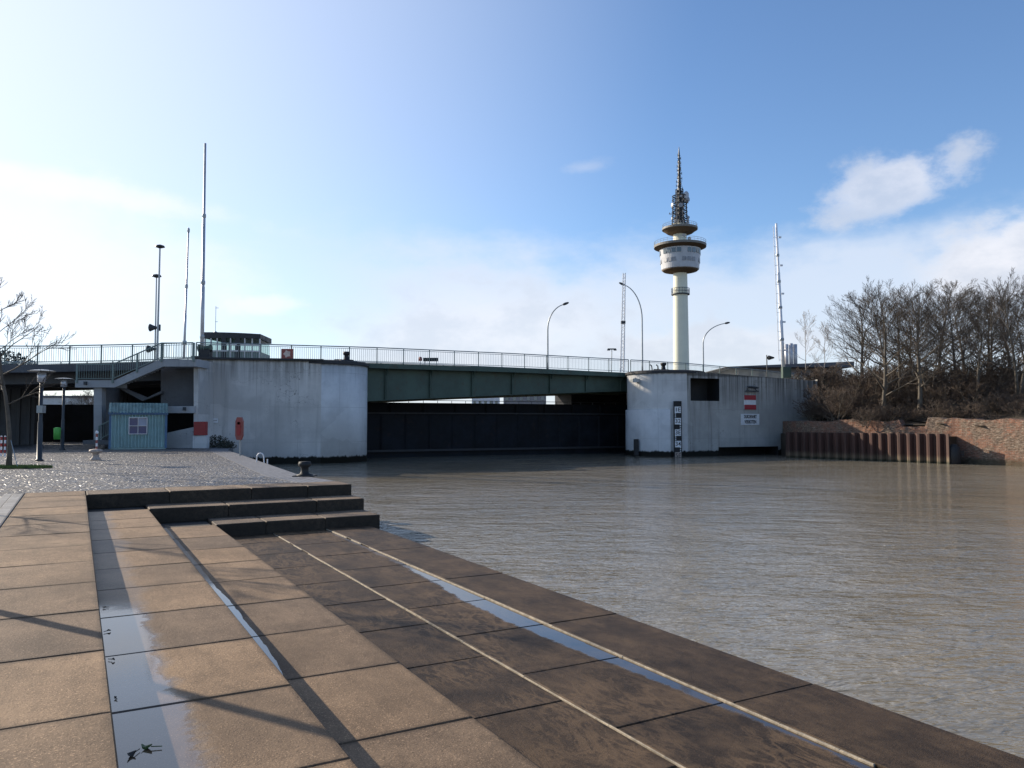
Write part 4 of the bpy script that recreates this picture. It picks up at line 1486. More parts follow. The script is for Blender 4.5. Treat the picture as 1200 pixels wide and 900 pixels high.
mb = MB(); mb.lathe([(8.3, H_(293)), (10.6, H_(290.2)), (10.7, H_(287.6)), (8, H_(287)), (2.7, H_(286.6))], (tx, ty, 0), 48); mb.build('roof', M['podrim'], tower, True)
mb = MB(); mb.lathe([(8.36, H_(293)), (10.62, H_(290.3))], (tx, ty, 0), 48); mb.v = [(x, y, z - .05) for x, y, z in mb.v]; mb.build('soffit', M['soffit'], tower, True)


def ring_rail(mb, r, z, h, n=36):
    for zz in (h * .5, h):
        mb.tube([(tx + r * cos(2 * pi * i / 36), ty + r * sin(2 * pi * i / 36), z + zz) for i in range(37)], 0.06, 4)
    for i in range(n):
        a = 2 * pi * i / n
        mb.tube([(tx + r * cos(a), ty + r * sin(a), z), (tx + r * cos(a), ty + r * sin(a), z + h)], 0.05, 4)


mb = MB(); ring_rail(mb, 10.5, H_(287.6), 1.5); ring_rail(mb, 7.0, H_(267.5), 1.5); mb.build('gallery_rail', M['steel'], tower, True)
mb = MB(); mb.lathe([(2.7, H_(275)), (5.2, H_(273.5)), (7.1, H_(269.5)), (7.2, H_(267.5)), (2, H_(267.0))], (tx, ty, 0), 40); mb.build('upper_platform', M['soffit'], tower, True)
mb = MB(); mb.lathe([(7.12, H_(269.8)), (7.28, H_(269.4)), (7.28, H_(267.3)), (2, H_(267))], (tx, ty, 0), 40); mb.build('platform_rim', M['podrim'], tower, True)
# lattice cage with dishes
mb = MB()
zc0, zc1 = H_(267), H_(230)
for i in range(8):
    a = 2 * pi * i / 8 + 0.2
    mb.tube([(tx + 3.3 * cos(a), ty + 3.3 * sin(a), zc0), (tx + 2.9 * cos(a), ty + 2.9 * sin(a), zc1)], 0.2, 4)
    mb.tube([(tx + 1.7 * cos(a + .4), ty + 1.7 * sin(a + .4), zc0), (tx + 1.5 * cos(a + .4), ty + 1.5 * sin(a + .4), zc1 + 3)], 0.16, 4)
for j in range(9):
    z = zc0 + (zc1 - zc0) * j / 8
    r = 3.3 - 0.4 * j / 8
    mb.tube([(tx + r * cos(2 * pi * i / 16), ty + r * sin(2 * pi * i / 16), z) for i in range(17)], 0.2, 4)
    for i in range(8):
        a = 2 * pi * i / 8 + 0.2 + (0.4 if j % 2 else 0)
        mb.tube([(tx, ty, z), (tx + r * cos(a), ty + r * sin(a), z)], 0.14, 3)
mb.tube([(tx, ty, zc0), (tx, ty, H_(228)), (tx, ty, H_(205)), (tx, ty, H_(179)), (tx, ty, H_(172))], [1.0, 0.85, 0.6, 0.32, 0.08], 8)
mb.build('lattice_spire', M['darksteel'], tower, True)
rt = random.Random(9)
for i in range(26):
    a = rt.uniform(0, 2 * pi)
    z = rt.uniform(zc0 + 1, zc1 + 1)
    r = rt.uniform(3.2, 3.9)
    rad = rt.choice((0.45, 0.6, 0.7, 0.95))
    mb = MB(); mb.lathe([(0.02, 0), (rad * .6, .1), (rad, .3), (rad, .36), (0.02, .42)], (0, 0, 0), 12)
    Rm = Vector((0, 0, 1)).rotation_difference(Vector((cos(a), sin(a), 0))).to_matrix()
    c = Vector((tx + r * cos(a), ty + r * sin(a), z))
    mb.v = [tuple(c + Rm @ Vector(v)) for v in mb.v]
    mb.build('dish', M['podwin'], tower, True)
mb = MB()
for i in range(26):
    z = H_(227) + (H_(182) - H_(227)) * i / 25
    a = i * 1.9
    r = 1.5 - 0.9 * i / 25
    mb.bar((tx - r * cos(a), ty - r * sin(a), z), (tx + r * cos(a), ty + r * sin(a), z), 0.2, 0.2)
    mb.bar((tx + r * cos(a), ty + r * sin(a), z - .6), (tx + r * cos(a), ty + r * sin(a), z + .6), 0.2, 0.2)
mb.lathe([(1.5, H_(225)), (1.5, H_(224.6)), (.3, H_(224.4))], (tx, ty, 0), 14)
mb.build('aerial', M['darksteel'], tower, True)
q = at(803.5, 230, TY)
mb = MB(); mb.lathe([(0.9, -3.0), (1.1, -1), (1.1, 0.8), (.6, 1.6), (.05, 1.9)], (q.x, TY - 1, q.z), 12); mb.build('radome', M['pod'], tower, True, smooth=True)
for (x, y) in ((791, 281), (807.5, 280), (799.5, 277)):
    q = at(x, y, TY)
    mb = MB(); mb.lathe([(.1, -.8), (.75, -.5), (.75, .5), (.1, .8)], (q.x, TY - (2.2 if x == 799.5 else 0.5), q.z), 10); mb.build('dish', M['pod'], tower, True)

# ------------------------------------------------------------------ right bank
def bank_h(x, y):
    # distance inland from the brick wall line
    d = (x - 26.4) * 0.779 + (y - 56.5) * 0.627
    t = min(1, max(0, d / 9.0))
    h = 1.45 + 2.05 * t * t * (3 - 2 * t)
    t2 = min(1, max(0, (y - (60.0 + 0.53 * x)) / 7)) * min(1, max(0, (x - 26.5) / 4))
    h = h + (dz(min(79, max(-59, x))) - 0.35 - h) * t2 * 0.9
    h += 0.15 * sin(x * 0.9) * sin(y * 0.7 + 1)
    f = min(1, max(0, (sqrt(x * x + y * y) - 95) / 60))
    return h * (1 - f) + 0.8 * f


gb_ = MB()
nx, ny = 56, 56
gx0, gx1, gy0, gy1 = 20.0, 140.0, 20.0, 150.0
idx = {}
for j in range(ny + 1):
    for i in range(nx + 1):
        x = gx0 + (gx1 - gx0) * (i / nx) ** 1.7
        y = gy0 + (gy1 - gy0) * (j / ny)
        idx[i, j] = len(gb_.v)
        gb_.v.append((x, y, bank_h(x, y)))


def inland(x, y):
    # brick wall line (20.6,60.4) -> (28.4,52.0) -> (33.5,44.0) -> ...
    a = (x - 29.9) * 0.779 + (y - 52.3) * 0.627
    b_ = (x - 29.9) * 0.92 + (y - 52.3) * 0.40
    return min(a, b_) > 0.0


for j in range(ny):
    for i in range(nx):
        q = [idx[i, j], idx[i + 1, j], idx[i + 1, j + 1], idx[i, j + 1]]
        if sum(inland(gb_.v[a][0], gb_.v[a][1]) for a in q) >= 2:
            gb_.face(q)
# tidy strip just behind the wall so that no gap shows
WALL = [Vector((22.5, 64.9, 0)), Vector((23.0, 60.4, 0)), Vector((29.5, 52.0, 0)), Vector((31.7, 47.6, 0)), Vector((36.5, 39.5, 0)), Vector((48, 22, 0)), Vector((62, 0, 0)), Vector((80, -30, 0))]
back_ = []
for a, b_ in zip(WALL, WALL[1:]):
    d = (b_ - a).normalized()
    n = Vector((-d.y, d.x, 0)) * -1
    n = Vector((d.y * -1, d.x, 0))
    if n.x < 0:
        n = -n
    gb_.poly([(a.x + n.x * .3, a.y + n.y * .3, 1.35), (b_.x + n.x * .3, b_.y + n.y * .3, 1.35), (b_.x + n.x * 4, b_.y + n.y * 4, 1.95), (a.x + n.x * 4, a.y + n.y * 4, 1.95)])
bank = gb_.build('bank_ground', M['soil'])
tag(bank, kind='structure')

# old brick quay wall
def brick_wall():
    r_ = random.Random(3)
    path = []
    u = 0.0
    for a, b_ in zip(WALL[:-2], WALL[1:-1]):
        L = (b_ - a).length
        n = int(L / 0.22)
        for i in range(n):
            path.append((a.lerp(b_, i / n), u + L * i / n, (b_ - a).normalized()))
        u += L
    rows_ = 14
    verts, faces, uvs = [], [], []
    prev = 0
    topn = []
    hcur = 0.0
    for i, (p, uu, d) in enumerate(path):
        hcur += r_.uniform(-0.06, 0.06)
        hcur *= 0.93
        zt = 1.66 + hcur
        if 3.0 < uu < 13.0:
            zt = 1.55 + hcur * 1.4
        if 11.6 < uu < 13.2:
            zt = 1.18 + hcur * 0.3
        topn.append(zt)
    for i, (p, uu, d) in enumerate(path):
        n = Vector((d.y, -d.x, 0))
        if n.x > 0:
            n = -n
        zt = topn[i]
        for j in range(rows_ + 1):
            z = -2.0 + (zt + 2.0) * j / rows_
            off = r_.uniform(-0.02, 0.02) + 0.03 * sin(uu * 0.8 + z * 0.6) + (0.10 * (1.2 - z) * 0.25)
            q = p + n * off
            verts.append((q.x, q.y, z))
            uvs.append((uu, z))
        q = p - n * 0.7
        verts.append((q.x, q.y, zt + r_.uniform(-.05, .05)))
        uvs.append((uu, zt + .7))
        verts.append((q.x, q.y, 0.0))
        uvs.append((uu, zt + 2.7))
    m_ = rows_ + 3
    for i in range(len(path) - 1):
        for j in range(m_ - 1):
            faces.append((i * m_ + j, i * m_ + j + 1, (i + 1) * m_ + j + 1, (i + 1) * m_ + j))
    me = bpy.data.meshes.new('brick_quay_wall')
    me.from_pydata(verts, [], faces)
    ul = me.uv_layers.new(name='UVMap')
    for lp in me.loops:
        ul.data[lp.index].uv = uvs[lp.vertex_index]
    me.materials.append(M['brick'])
    o = bpy.data.objects.new('brick_quay_wall', me)
    COL.objects.link(o)
    return tag(o, 'crumbling orange and grey brick quay wall below the bare trees', 'wall')


brick_wall()

# sheet piling in front of it
sp = thing('sheet_pile_wall', 'rusty red corrugated sheet pile wall standing in the water before the bricks', 'pile wall', (24, 54, WATER_Z))
a, b_ = Vector((21.06, 60.2, 0)), Vector((28.35, 51.1, 0))
u = (b_ - a).normalized()
n = Vector((u.y, -u.x, 0))
L = (b_ - a).length
prof = []
per = 0.64
s_ = 0.0
while s_ < L:
    for ds, dd in ((0.0, 0.0), (0.10, 0.0), (0.36, 0.30), (0.50, 0.30)):
        prof.append((s_ + ds, dd))
    s_ += per
pts = [a + u * q + n * dd for q, dd in prof if q <= L + 0.3]
mb = MB()
b0 = len(mb.v)
for q in pts:
    mb.v.append((q.x, q.y, -2.2)); mb.v.append((q.x, q.y, 0.80))
for i in range(len(pts) - 1):
    mb.face((b0 + 2 * i, b0 + 2 * i + 2, b0 + 2 * i + 3, b0 + 2 * i + 1))
pb_ = [q - n * 0.035 for q in pts]
b1 = len(mb.v)
for q in pb_:
    mb.v.append((q.x, q.y, -2.2)); mb.v.append((q.x, q.y, 0.80))
for i in range(len(pts) - 1):
    mb.face((b1 + 2 * i + 2, b1 + 2 * i, b1 + 2 * i + 1, b1 + 2 * i + 3))
    mb.face((b0 + 2 * i + 1, b0 + 2 * i + 3, b1 + 2 * i + 3, b1 + 2 * i + 1))
mb.build('panel', M['pile'], sp, True)
mb = MB()
e = pts[-1]
mb.bar(e + Vector((0, 0, -2)), e + Vector((0, 0, 0.82)), 0.06, 0.3)
mb.build('end_post', M['pile'], sp, True)
o = thing('fender_block', 'black battered fender at the end of the rusty sheet piles', 'fender', e)
mb = MB(); mb.lathe([(0.36, -1.6), (0.40, -0.6), (0.36, -.1), (0.16, .12), (.02, .16)], (0.42, 0.05, 0), 10); mb.build('body', M['black'], o, smooth=True)
mb = MB(); mb.box((0.75, -.05, -.42), (0.34, 0.3, .3)); mb.build('bracket', M['black'], o)
# fill behind the piles
fb = MB()
fb.prism([(a.x + .25, a.y + 0.2), (b_.x + .2, b_.y + .2), (29.9, 52.2), (23.4, 60.8), (23.2, 65.2), (22.3, 64.9)], -2.0, 0.62)
tag(fb.build('pile_backfill', M['soil']), kind='structure')

# ------------------------------------------------------------------ trees
def branch_tree(seed, H, r0, low=0.22, limbs=16, reach=0.42, sub=(6, 5, 3), stems=1, rise=0.9, twig_r=0.0078, splay=0.16, mat_t='bark', mat_c='twig'):
    """a leafless tree: leader(s) with rising limbs, each limb forking three times into fine twigs"""
    R_ = random.Random(seed)
    tr, cr = MB(), MB()

    def curve(p, d, L, r, r1, n, wander, lift):
        pts, rad = [p.copy()], [r]
        q, dd = p.copy(), d.copy()
        for i in range(n):
            dd = (dd + Vector((R_.uniform(-1, 1), R_.uniform(-1, 1), R_.uniform(-.6, .6))) * wander + Vector((0, 0, lift))).normalized()
            q = q + dd * (L / n)
            pts.append(q.copy())
            rad.append(r + (r1 - r) * (i + 1) / n)
        return pts, rad

    def sample(pts, rad, t):
        f = t * (len(pts) - 1)
        i = min(len(pts) - 2, int(f))
        return pts[i].lerp(pts[i + 1], f - i), rad[i] + (rad[i + 1] - rad[i]) * (f - i), (pts[i + 1] - pts[i]).normalized()

    def fork(pts, rad, L, lev):
        for c in range(sub[lev]):
            t = 0.22 + 0.78 * (c + R_.uniform(0.1, 0.9)) / sub[lev]
            p, r, d = sample(pts, rad, min(t, 0.98))
            side = d.orthogonal().normalized()
            side.rotate(Matrix.Rotation(R_.uniform(0, 2 * pi), 3, d))
            nd = (d + side * R_.uniform(0.35, 0.80) + Vector((0, 0, 0.16 * rise))).normalized()
            l2 = L * R_.uniform(0.40, 0.62) * (1.15 - 0.5 * t)
            r2 = max(twig_r, r * 0.62)
            q, rr = curve(p, nd, l2, r2, max(twig_r * .55, r2 * .35), 3, 0.11, 0.04 * rise)
            cr.tube(q, rr, 4 if lev == 0 else 3, False)
            if lev + 1 < len(sub):
                fork(q, rr, l2, lev + 1)

    for sidx in range(stems):
        a = 2 * pi * sidx / max(1, stems) + R_.uniform(0, 1)
        d0 = Vector((cos(a) * (splay if stems > 1 else 0.04), sin(a) * (splay if stems > 1 else 0.04), 1)).normalized()
        p0 = Vector((cos(a), sin(a), 0)) * (r0 * 1.3 if stems > 1 else 0) - Vector((0, 0, 0.25))
        hh = H * (1.0 if sidx == 0 else R_.uniform(0.8, 0.98)) + .25
        pts, rad = curve(p0, d0, hh, r0 * R_.uniform(.85, 1.05), twig_r * 1.4, 9, 0.07, 0.03)
        rad[0] *= 1.45
        tr.tube(pts, rad, 8)
        for c in range(limbs):
            t = low + (0.97 - low) * ((c + R_.uniform(0, .8)) / limbs) ** 0.85
            p, r, d = sample(pts, rad, t)
            az_ = c * 2.4 + R_.uniform(-.5, .5)
            out = Vector((cos(az_), sin(az_), 0))
            k_ = (t - low) / (1 - low)
            nd = (out * R_.uniform(0.6, 1.0) + Vector((0, 0, rise * R_.uniform(0.6, 1.1) * (0.6 + 0.7 * k_)))).normalized()
            L = H * reach * (1.0 - 0.66 * k_ ** 1.4) * (0.8 + 0.2 * min(1, k_ * 4)) * R_.uniform(0.75, 1.15)
            rl = max(twig_r * 1.8, r * R_.uniform(0.45, 0.68))
            q, rr = curve(p, nd, L, rl, twig_r, 5, 0.13, 0.05 * rise)
            tr.tube(q, rr, 5, False)
            fork(q, rr, L, 0)
        fork(pts[-4:], rad[-4:], H * 0.25, 0)
    return tr, cr


def make_tree(name, label, cat, group, loc, args, rz=0.0):
    tr, cr = branch_tree(**args)
    o = thing(name, label, cat, loc, group, rz)
    tr.build('trunk', M[args.get('mat_t', 'bark')], o, smooth=True)
    cr.build('crown', M[args.get('mat_c', 'twig')], o)
    return o


G_T = 'bare trees along the brick quay'
protos = []
specs = [dict(seed=11, H=9.6, r0=0.19, low=0.18, limbs=26, reach=0.54, sub=(7, 6, 3), rise=0.62),
         dict(seed=23, H=10.0, r0=0.19, low=0.24, limbs=22, reach=0.48, sub=(7, 5, 3), rise=0.8),
         dict(seed=37, H=9.6, r0=0.15, low=0.24, limbs=15, reach=0.44, sub=(7, 5, 3), stems=2, rise=0.8),
         dict(seed=52, H=9.8, r0=0.25, low=0.32, limbs=20, reach=0.50, sub=(7, 6, 3), rise=0.7)]
tree_spots = [  # pixel x of the foot, distance, prototype, scale
    (1034, 58.5, 0, 0.98, 'rounded bare tree nearest the bridge, a slim pale trunk above the piles'),
    (1012, 66.0, 1, 0.92, 'bare tree with a low spread crown close to the grey pier'),
    (1050, 62.0, 2, 1.00, 'twin stemmed bare tree between the two pale trunks above the piles'),
    (1077, 57.0, 1, 0.93, 'bare tree rising straight above the gap in the brick wall'),
    (1100, 66.0, 0, 1.05, 'bare wide tree behind the gap in the brick wall'),
    (1122, 63.0, 3, 0.84, 'dark thick trunked bare tree above the middle of the bricks'),
    (1134, 70.0, 1, 0.98, 'bare tree standing further back behind the thick dark trunk'),
    (1158, 61.0, 2, 0.90, 'bare tree with forked dark stems over the brick wall'),
    (1165, 73.0, 3, 1.00, 'straight bare trunk far back against the sky over the bricks'),
    (1186, 66.0, 0, 0.96, 'bare tree with an open crown near the frame edge, further back'),
    (1194, 55.5, 2, 0.88, 'clump of pale stems at the right edge of the wall'),
    (1222, 60.0, 3, 0.88, 'bare tree whose trunk stands just past the right frame edge'),
    (1076, 78.0, 3, 1.04, 'bare tree far behind, its top between the nearer crowns'),
    (1090, 59.5, 2, 0.66, 'small twin stemmed tree just right of the gap in the bricks'),
    (1146, 57.5, 1, 0.62, 'thin young bare tree close behind the wall top'),
    (1064, 69.0, 0, 0.88, 'bare tree in shade behind the twin stemmed tree'),
    (1205, 71.0, 2, 0.98, 'bare tree at the right edge behind the pale stems'),
    (1250, 68.0, 1, 0.98, 'bare tree with branches reaching in at the right edge'),
]
rt = random.Random(77)
for i, (px, Y, pi_, sc, lab) in enumerate(tree_spots):
    x = (px - 600) / 915 * Y
    z = bank_h(x, Y) - 0.05
    if len(protos) <= pi_ or True:
        pass
    key = pi_
    have = {q[0]: q[1] for q in protos}
    if key not in have:
        o = make_tree('bare_tree', lab, 'tree', G_T, (x, Y, z), specs[key])
        protos.append((key, o))
    else:
        o = copy_tree(have[key])
        o['label'] = lab
        o.location = (x, Y, z)
    o.rotation_euler = (0, 0, rt.uniform(0, 6.28))
    o.scale = (sc * 1.02, sc * 1.02, sc * 0.93)

# birches
for i, (px, Y, H, lab) in enumerate(((943, 84, 8.6, 'slender pale birch beside the three chimneys'), (962, 82, 7.6, 'shorter pale birch between the chimneys and the dark bank'))):
    x = (px - 600) / 915 * Y
    o = make_tree('birch_tree', lab, 'tree', 'pale birches behind the right pier', (x, Y, bank_h(x, Y) - .1),
                  dict(seed=90 + i, H=H, r0=0.07, low=0.35, limbs=12, reach=0.30, sub=(5, 5, 3), rise=1.0, twig_r=0.007, mat_t='birch', mat_c='birch'))

# scrub on the bank
sh_specs = [dict(seed=201, H=2.9, r0=0.035, low=0.08, limbs=10, reach=0.55, sub=(5, 4, 3), stems=4, rise=0.7, splay=0.45, twig_r=0.008, mat_c='twig_red'),
            dict(seed=202, H=2.0, r0=0.03, low=0.06, limbs=9, reach=0.75, sub=(5, 4, 3), stems=4, rise=0.45, splay=0.8, twig_r=0.008, mat_c='twig_red'),
            dict(seed=203, H=3.9, r0=0.04, low=0.12, limbs=11, reach=0.45, sub=(5, 4, 3), stems=4, rise=0.9, splay=0.35, twig_r=0.008, mat_c='twig_red')]
sh_lab = ['tangled bare brown shrub on the dark bank among the tree trunks', 'low sprawling bare shrub on the top of the bank', 'tall dense bare shrub on the bank slope']
sh = {}
spots = []
rs = random.Random(8)
for px in range(948, 1228, 8):
    for row in range(5):
        Y = (57.0, 60.0, 63.5, 68, 74)[row] + rs.uniform(-1.2, 1.2)
        if row == 0 and px < 1005:
            continue
        if row == 1 and px < 968:
            continue
        spots.append((px + rs.uniform(-5, 5), Y, rs.choice((0, 1, 1) if row == 0 else (0, 2, 2) if px < 1010 else (0, 1, 2)), rs.uniform(0.5, 0.8) if row == 0 else rs.uniform(0.65, 1.0)))
for px in range(1085, 1230, 7):
    spots.append((px, 51.5 + rs.uniform(0, 3.5) + max(0, 1150 - px) * 0.05, rs.choice((0, 1, 1)), rs.uniform(0.4, 0.75)))
for (px, Y, q, sc) in spots:
    x = (px - 600) / 915 * Y
    z = bank_h(x, Y) - 0.1
    if q not in sh:
        sh[q] = make_tree('bare_shrub', sh_lab[q], 'shrub', 'bare shrubs of kind %s on the bank' % ('low tangled', 'sprawling', 'tall')[q], (x, Y, z), sh_specs[q])
        o = sh[q]
    else:
        o = copy_tree(sh[q])
        o.location = (x, Y, z)
    o.rotation_euler = (0, 0, rs.uniform(0, 6.28))
    o.scale = (sc * 1.1, sc * 1.1, sc * .85)

# ------------------------------------------------------------------ buildings beyond
o = thing('factory_building', 'long grey industrial hall with a dark flat roof behind the right pier', 'building', (45, 118, 0))
YB = 118.0
mb = MB()
a, b_ = at(868, 445, YB), at(990, 432, YB)
zt_ = at(930, 431, YB).z
mb.box(((a.x + b_.x) / 2, YB + 8, zt_ / 2), (b_.x - a.x, 14, zt_))
mb.build('wall', M['wallgrey'], o, True)
mb = MB()
mb.prism([(a.x - 2.5, YB - 1), (b_.x + 1, YB - 1), (b_.x + 1, YB + 16), (a.x - 2.5, YB + 16)], [zt_, zt_ + .05, zt_ + .05, zt_], [zt_ + .1, zt_ + 0.9, zt_ + 0.9, zt_ + .1])
mb.build('roof', M['roofgrey'], o, True)
for i, px in enumerate((921.5, 926.8, 931.8)):
    q = at(px, 403.5 - (i % 2), YB + 5)
    mb = MB(); mb.lathe([(0.30, 0), (0.30, q.z - zt_), (0.22, q.z - zt_ + .02)], (q.x, YB + 5, zt_), 14); mb.build('chimney', M['mast'], o, True, smooth=True)
for (x0, x1, z0, z1, nm, m) in ((872, 882, 4.5, 6.5, 'window', 'glass'), (890, 897, 4.5, 6.5, 'window', 'glass')):
    qa, qb = at(x0, 440, YB), at(x1, 440, YB)
    mb = MB(); mb.box(((qa.x + qb.x) / 2, YB + 0.96, (z0 + z1) / 2), (qb.x - qa.x, 0.1, z1 - z0)); mb.build(nm, M[m], o, True)


def far_block(label, x0, x1, ytop, Y, wall, roof, nwin, storeys):
    a_, b2 = at(x0, ytop, Y), at(x1, ytop, Y)
    o = thing('apartment_building', label, 'building', ((a_.x + b2.x) / 2, Y, 0))
    h = a_.z
    m_ = MB(); m_.box(((a_.x + b2.x) / 2, Y + 5, h / 2), (b2.x - a_.x, 10, h)); m_.build('wall', M[wall], o, True)
    m_ = MB(); m_.box(((a_.x + b2.x) / 2, Y + 5, h + .15), (b2.x - a_.x + .6, 10.6, .3)); m_.build('roof', M[roof], o, True)
    for s2 in range(storeys):
        for i in range(nwin):
            xx = a_.x + (b2.x - a_.x) * (i + .5) / nwin
            zz = 1.6 + (h - 1.8) * (s2 + .5) / storeys
            m_ = MB(); m_.box((xx, Y - .03, zz), ((b2.x - a_.x) / nwin * .45, .08, 1.3)); m_.build('window', M['glass'], o, True)
    return o


far_block('pale block of flats seen through the slit under the span', 553, 585, 452, 190, 'white', 'roofgrey', 5, 3)
far_block('brown house seen through the slit right of the pale flats', 590, 640, 455, 170, 'wallgrey', 'roofgrey', 6, 2)
far_block('long grey shed seen through the gap under the left approach', 22, 104, 466, 120, 'mast', 'roofgrey', 9, 1)
for i, (px, Y, sc) in enumerate(((92, 100, .75), (104, 104, .85), (113, 98, .65), (60, 130, .9))):
    x = (px - 600) / 915 * Y
    o = copy_tree(protos[i % len(protos)][1])
    o.location = (x, Y, 0.9)
    o.scale = (sc * .8, sc * .8, sc * .55)
    o.rotation_euler = (0, 0, i * 1.7)
    o['label'] = ['low bare tree behind the grey shed under the left approach', 'wider bare tree seen through the gap beside the stair pillar', 'small bare tree nearest the stair pillar in the gap', 'bare tree far behind the grey shed'][i]
    o['group'] = 'far bare trees under the approach'

# ------------------------------------------------------------------ kiosk
kx0, kx1, KY = at(129.5, 500, 45.3).x, at(195, 500, 45.3).x, 45.3
kw = kx1 - kx0
kc = (kx0 + kx1) / 2
KR = radians(25)
kw = 2.98
kxo, kyo = kc, KY
kx0, kx1 = kc - kw / 2, kc + kw / 2
hut = thing('kiosk', 'teal corrugated metal hut with a small blue window below the stairs', 'hut', (kc, KY, 0))
ez, tz = at(160, 484.5, KY).z, at(160, 472, KY).z


def corrugated(mb, x0, x1, y0, y1, zb, zt, n, amp):
    pts_ = []
    for i in range(n * 4 + 1):
        t = i / (n * 4)
        o_ = (0, 0, 1, 1)[i % 4] * amp
        pts_.append((x0 + (x1 - x0) * t, o_))
    b0 = len(mb.v)
    for x, o_ in pts_:
        mb.v.append((x, y0 - o_, zb)); mb.v.append((x, y1 - o_, zt))
    for i in range(len(pts_) - 1):
        mb.face((b0 + 2 * i, b0 + 2 * i + 2, b0 + 2 * i + 3, b0 + 2 * i + 1))


mb = MB(); corrugated(mb, kx0, kx1, KY, KY, 0.1, ez, 17, 0.085)
mb.prism([(kx0 + .02, KY + .02), (kx1 - .02, KY + .02), (kx1 - .02, KY + 1.9), (kx0 + .02, KY + 1.9)], 0.0, ez)
mb.build('wall', M['teal'], hut, True)
mb = MB(); corrugated(mb, kx0 - .06, kx1 + .06, KY - .22, KY + .55, ez + .03, tz, 18, 0.08)
mb.prism([(kx0 - .04, KY + .56), (kx1 + .04, KY + .56), (kx1 + .04, KY + 2.0), (kx0 - .04, KY + 2.0)], ez, tz - .02)
mb.prism([(kx0 - .04, KY - .1), (kx1 + .04, KY - .1), (kx1 + .04, KY + .56), (kx0 - .04, KY + .56)], ez, [ez + .05, ez + .05, tz - .06, tz - .06])
mb.build('roof', M['tealroof'], hut, True)
mb = MB(); mb.box((kc, KY - .12, ez), (kw + .14, .2, .14)); mb.box((kx0 + .03, KY - .06, ez / 2), (.12, .08, ez - .1)); mb.box((kx1 - .03, KY - .06, ez / 2), (.12, .08, ez - .1))
mb.build('trim', M['blue'], hut, True)
wx, wz = kc - 0.02, at(161.5, 499, KY).z
mb = MB()
for (dx, dz_, w_, h_) in ((0, .47, .98, .05), (0, -.47, .98, .05), (-.47, 0, .05, .888), (.47, 0, .05, .888), (0, 0, .035, .886), (0, 0, .888, .036)):
    mb.box((wx + dx, KY - .13 - (0.003 if w_ == .035 else 0), wz + dz_), (w_, .12, h_))
wf = mb.build('window', M['mast'], hut, True)
for (dx, dz_, m) in ((-.24, .23, 'pane'), (.24, .23, 'panegrey'), (-.24, -.23, 'pane'), (.24, -.23, 'pane')):
    mb = MB(); mb.box((wx + dx - kc, -.09, wz + dz_), (.46, .04, .44)); mb.build('pane', M[m], wf)

hut.rotation_euler = (0, 0, KR)

# red box, sign and bush by the pier
q = at(236, 510, 47.4)
o = thing('fire_box', 'red metal box on a white plinth at the pier corner', 'box', (q.x, 47.3, 0))
mb = MB(); mb.slab(-.34, .34, -.22, .2, q.z + .82, q.z, .02); mb.build('body', M['red'], o)
mb = MB(); mb.slab(-.42, .42, -.16, .3, q.z - .02, 0, .03); mb.build('plinth', M['pier_white'], o)
q = at(251, 494, 50.2)
o = thing('name_plate', 'small white plate on the left pier above the blue patch', 'sign', (q.x, q.y - .16, q.z))
mb = MB(); mb.box((0, 0, 0.06), (.60, .03, .30)); mb.build('panel', M['sign_white'], o)
mb = MB(); mb.box((0, -.02, .06), (.5, .008, .03)); mb.build('lettering', M['capdark'], o)
q = at(254, 508, 50.2)
o = thing('paint_patch', 'pale blue painted patch low on the left pier', 'paint', (q.x, 50.30, q.z))
mb = MB(); rr_ = random.Random(4); mb.plate([Vector((.95 * cos(2 * pi * i / 16) * rr_.uniform(.8, 1.1), 0.21 * .95 * cos(2 * pi * i / 16), .42 * sin(2 * pi * i / 16) * rr_.uniform(.75, 1.1))) for i in range(16)], (0, .06, 0)); mb.build('patch', paint('pale_blue_wall', (.34, .44, .60), .8, var=.25, scale=3), o)


def leafy(name, label, cat, loc, sx, sy, sz, n, mat, seed, leaf=0.1, stem=True):
    R_ = random.Random(seed)
    o = thing(name, label, cat, loc)
    m_ = MB()
    for i in range(n):
        while True:
            p = Vector((R_.uniform(-1, 1), R_.uniform(-1, 1), R_.uniform(0, 1)))
            if p.x ** 2 + p.y ** 2 + (p.z) ** 2 < 1: break
        c = Vector((p.x * sx, p.y * sy, p.z * sz))
        d = Vector((R_.uniform(-1, 1), R_.uniform(-1, 1), R_.uniform(-.3, 1))).normalized()
        e_ = d.orthogonal().normalized()
        l_ = leaf * R_.uniform(.6, 1.4)
        m_.poly([c - e_ * l_ * .3, c + d * l_ * .5 - e_ * l_ * .1, c + d * l_, c + d * l_ * .5 + e_ * l_ * .35])
    m_.build('foliage', mat, o)
    m_ = MB()
    for i in range(7):
        a = i * 0.9
        m_.tube([(0, 0, 0), (cos(a) * sx * .5, sin(a) * sy * .5, sz * .5), (cos(a) * sx * .8, sin(a) * sy * .8, sz * .8)], [.03, .02, .01], 4)
    m_.build('stem', M['bark'], o)
    return o


leafy('low_bush', 'dark low bush at the foot of the left pier', 'bush', (at(252, 522, 48.2).x, 48.2, 0), 1.0, .6, .75, 700, M['hedge'], 5, .12)
leafy('low_bush', 'second dark bush at the pier foot nearer the lifebuoy post', 'bush', (at(266, 525, 47).x, 47.0, 0), .55, .4, .45, 350, M['hedge'], 6, .12)
leafy('dark_hedge', 'dark evergreen bush beyond the railing at the left edge', 'bush', (at(2, 424, 64).x, 64.0, 4.2), 3.6, 2.4, 3.2, 3500, M['hedge'], 7, .3)

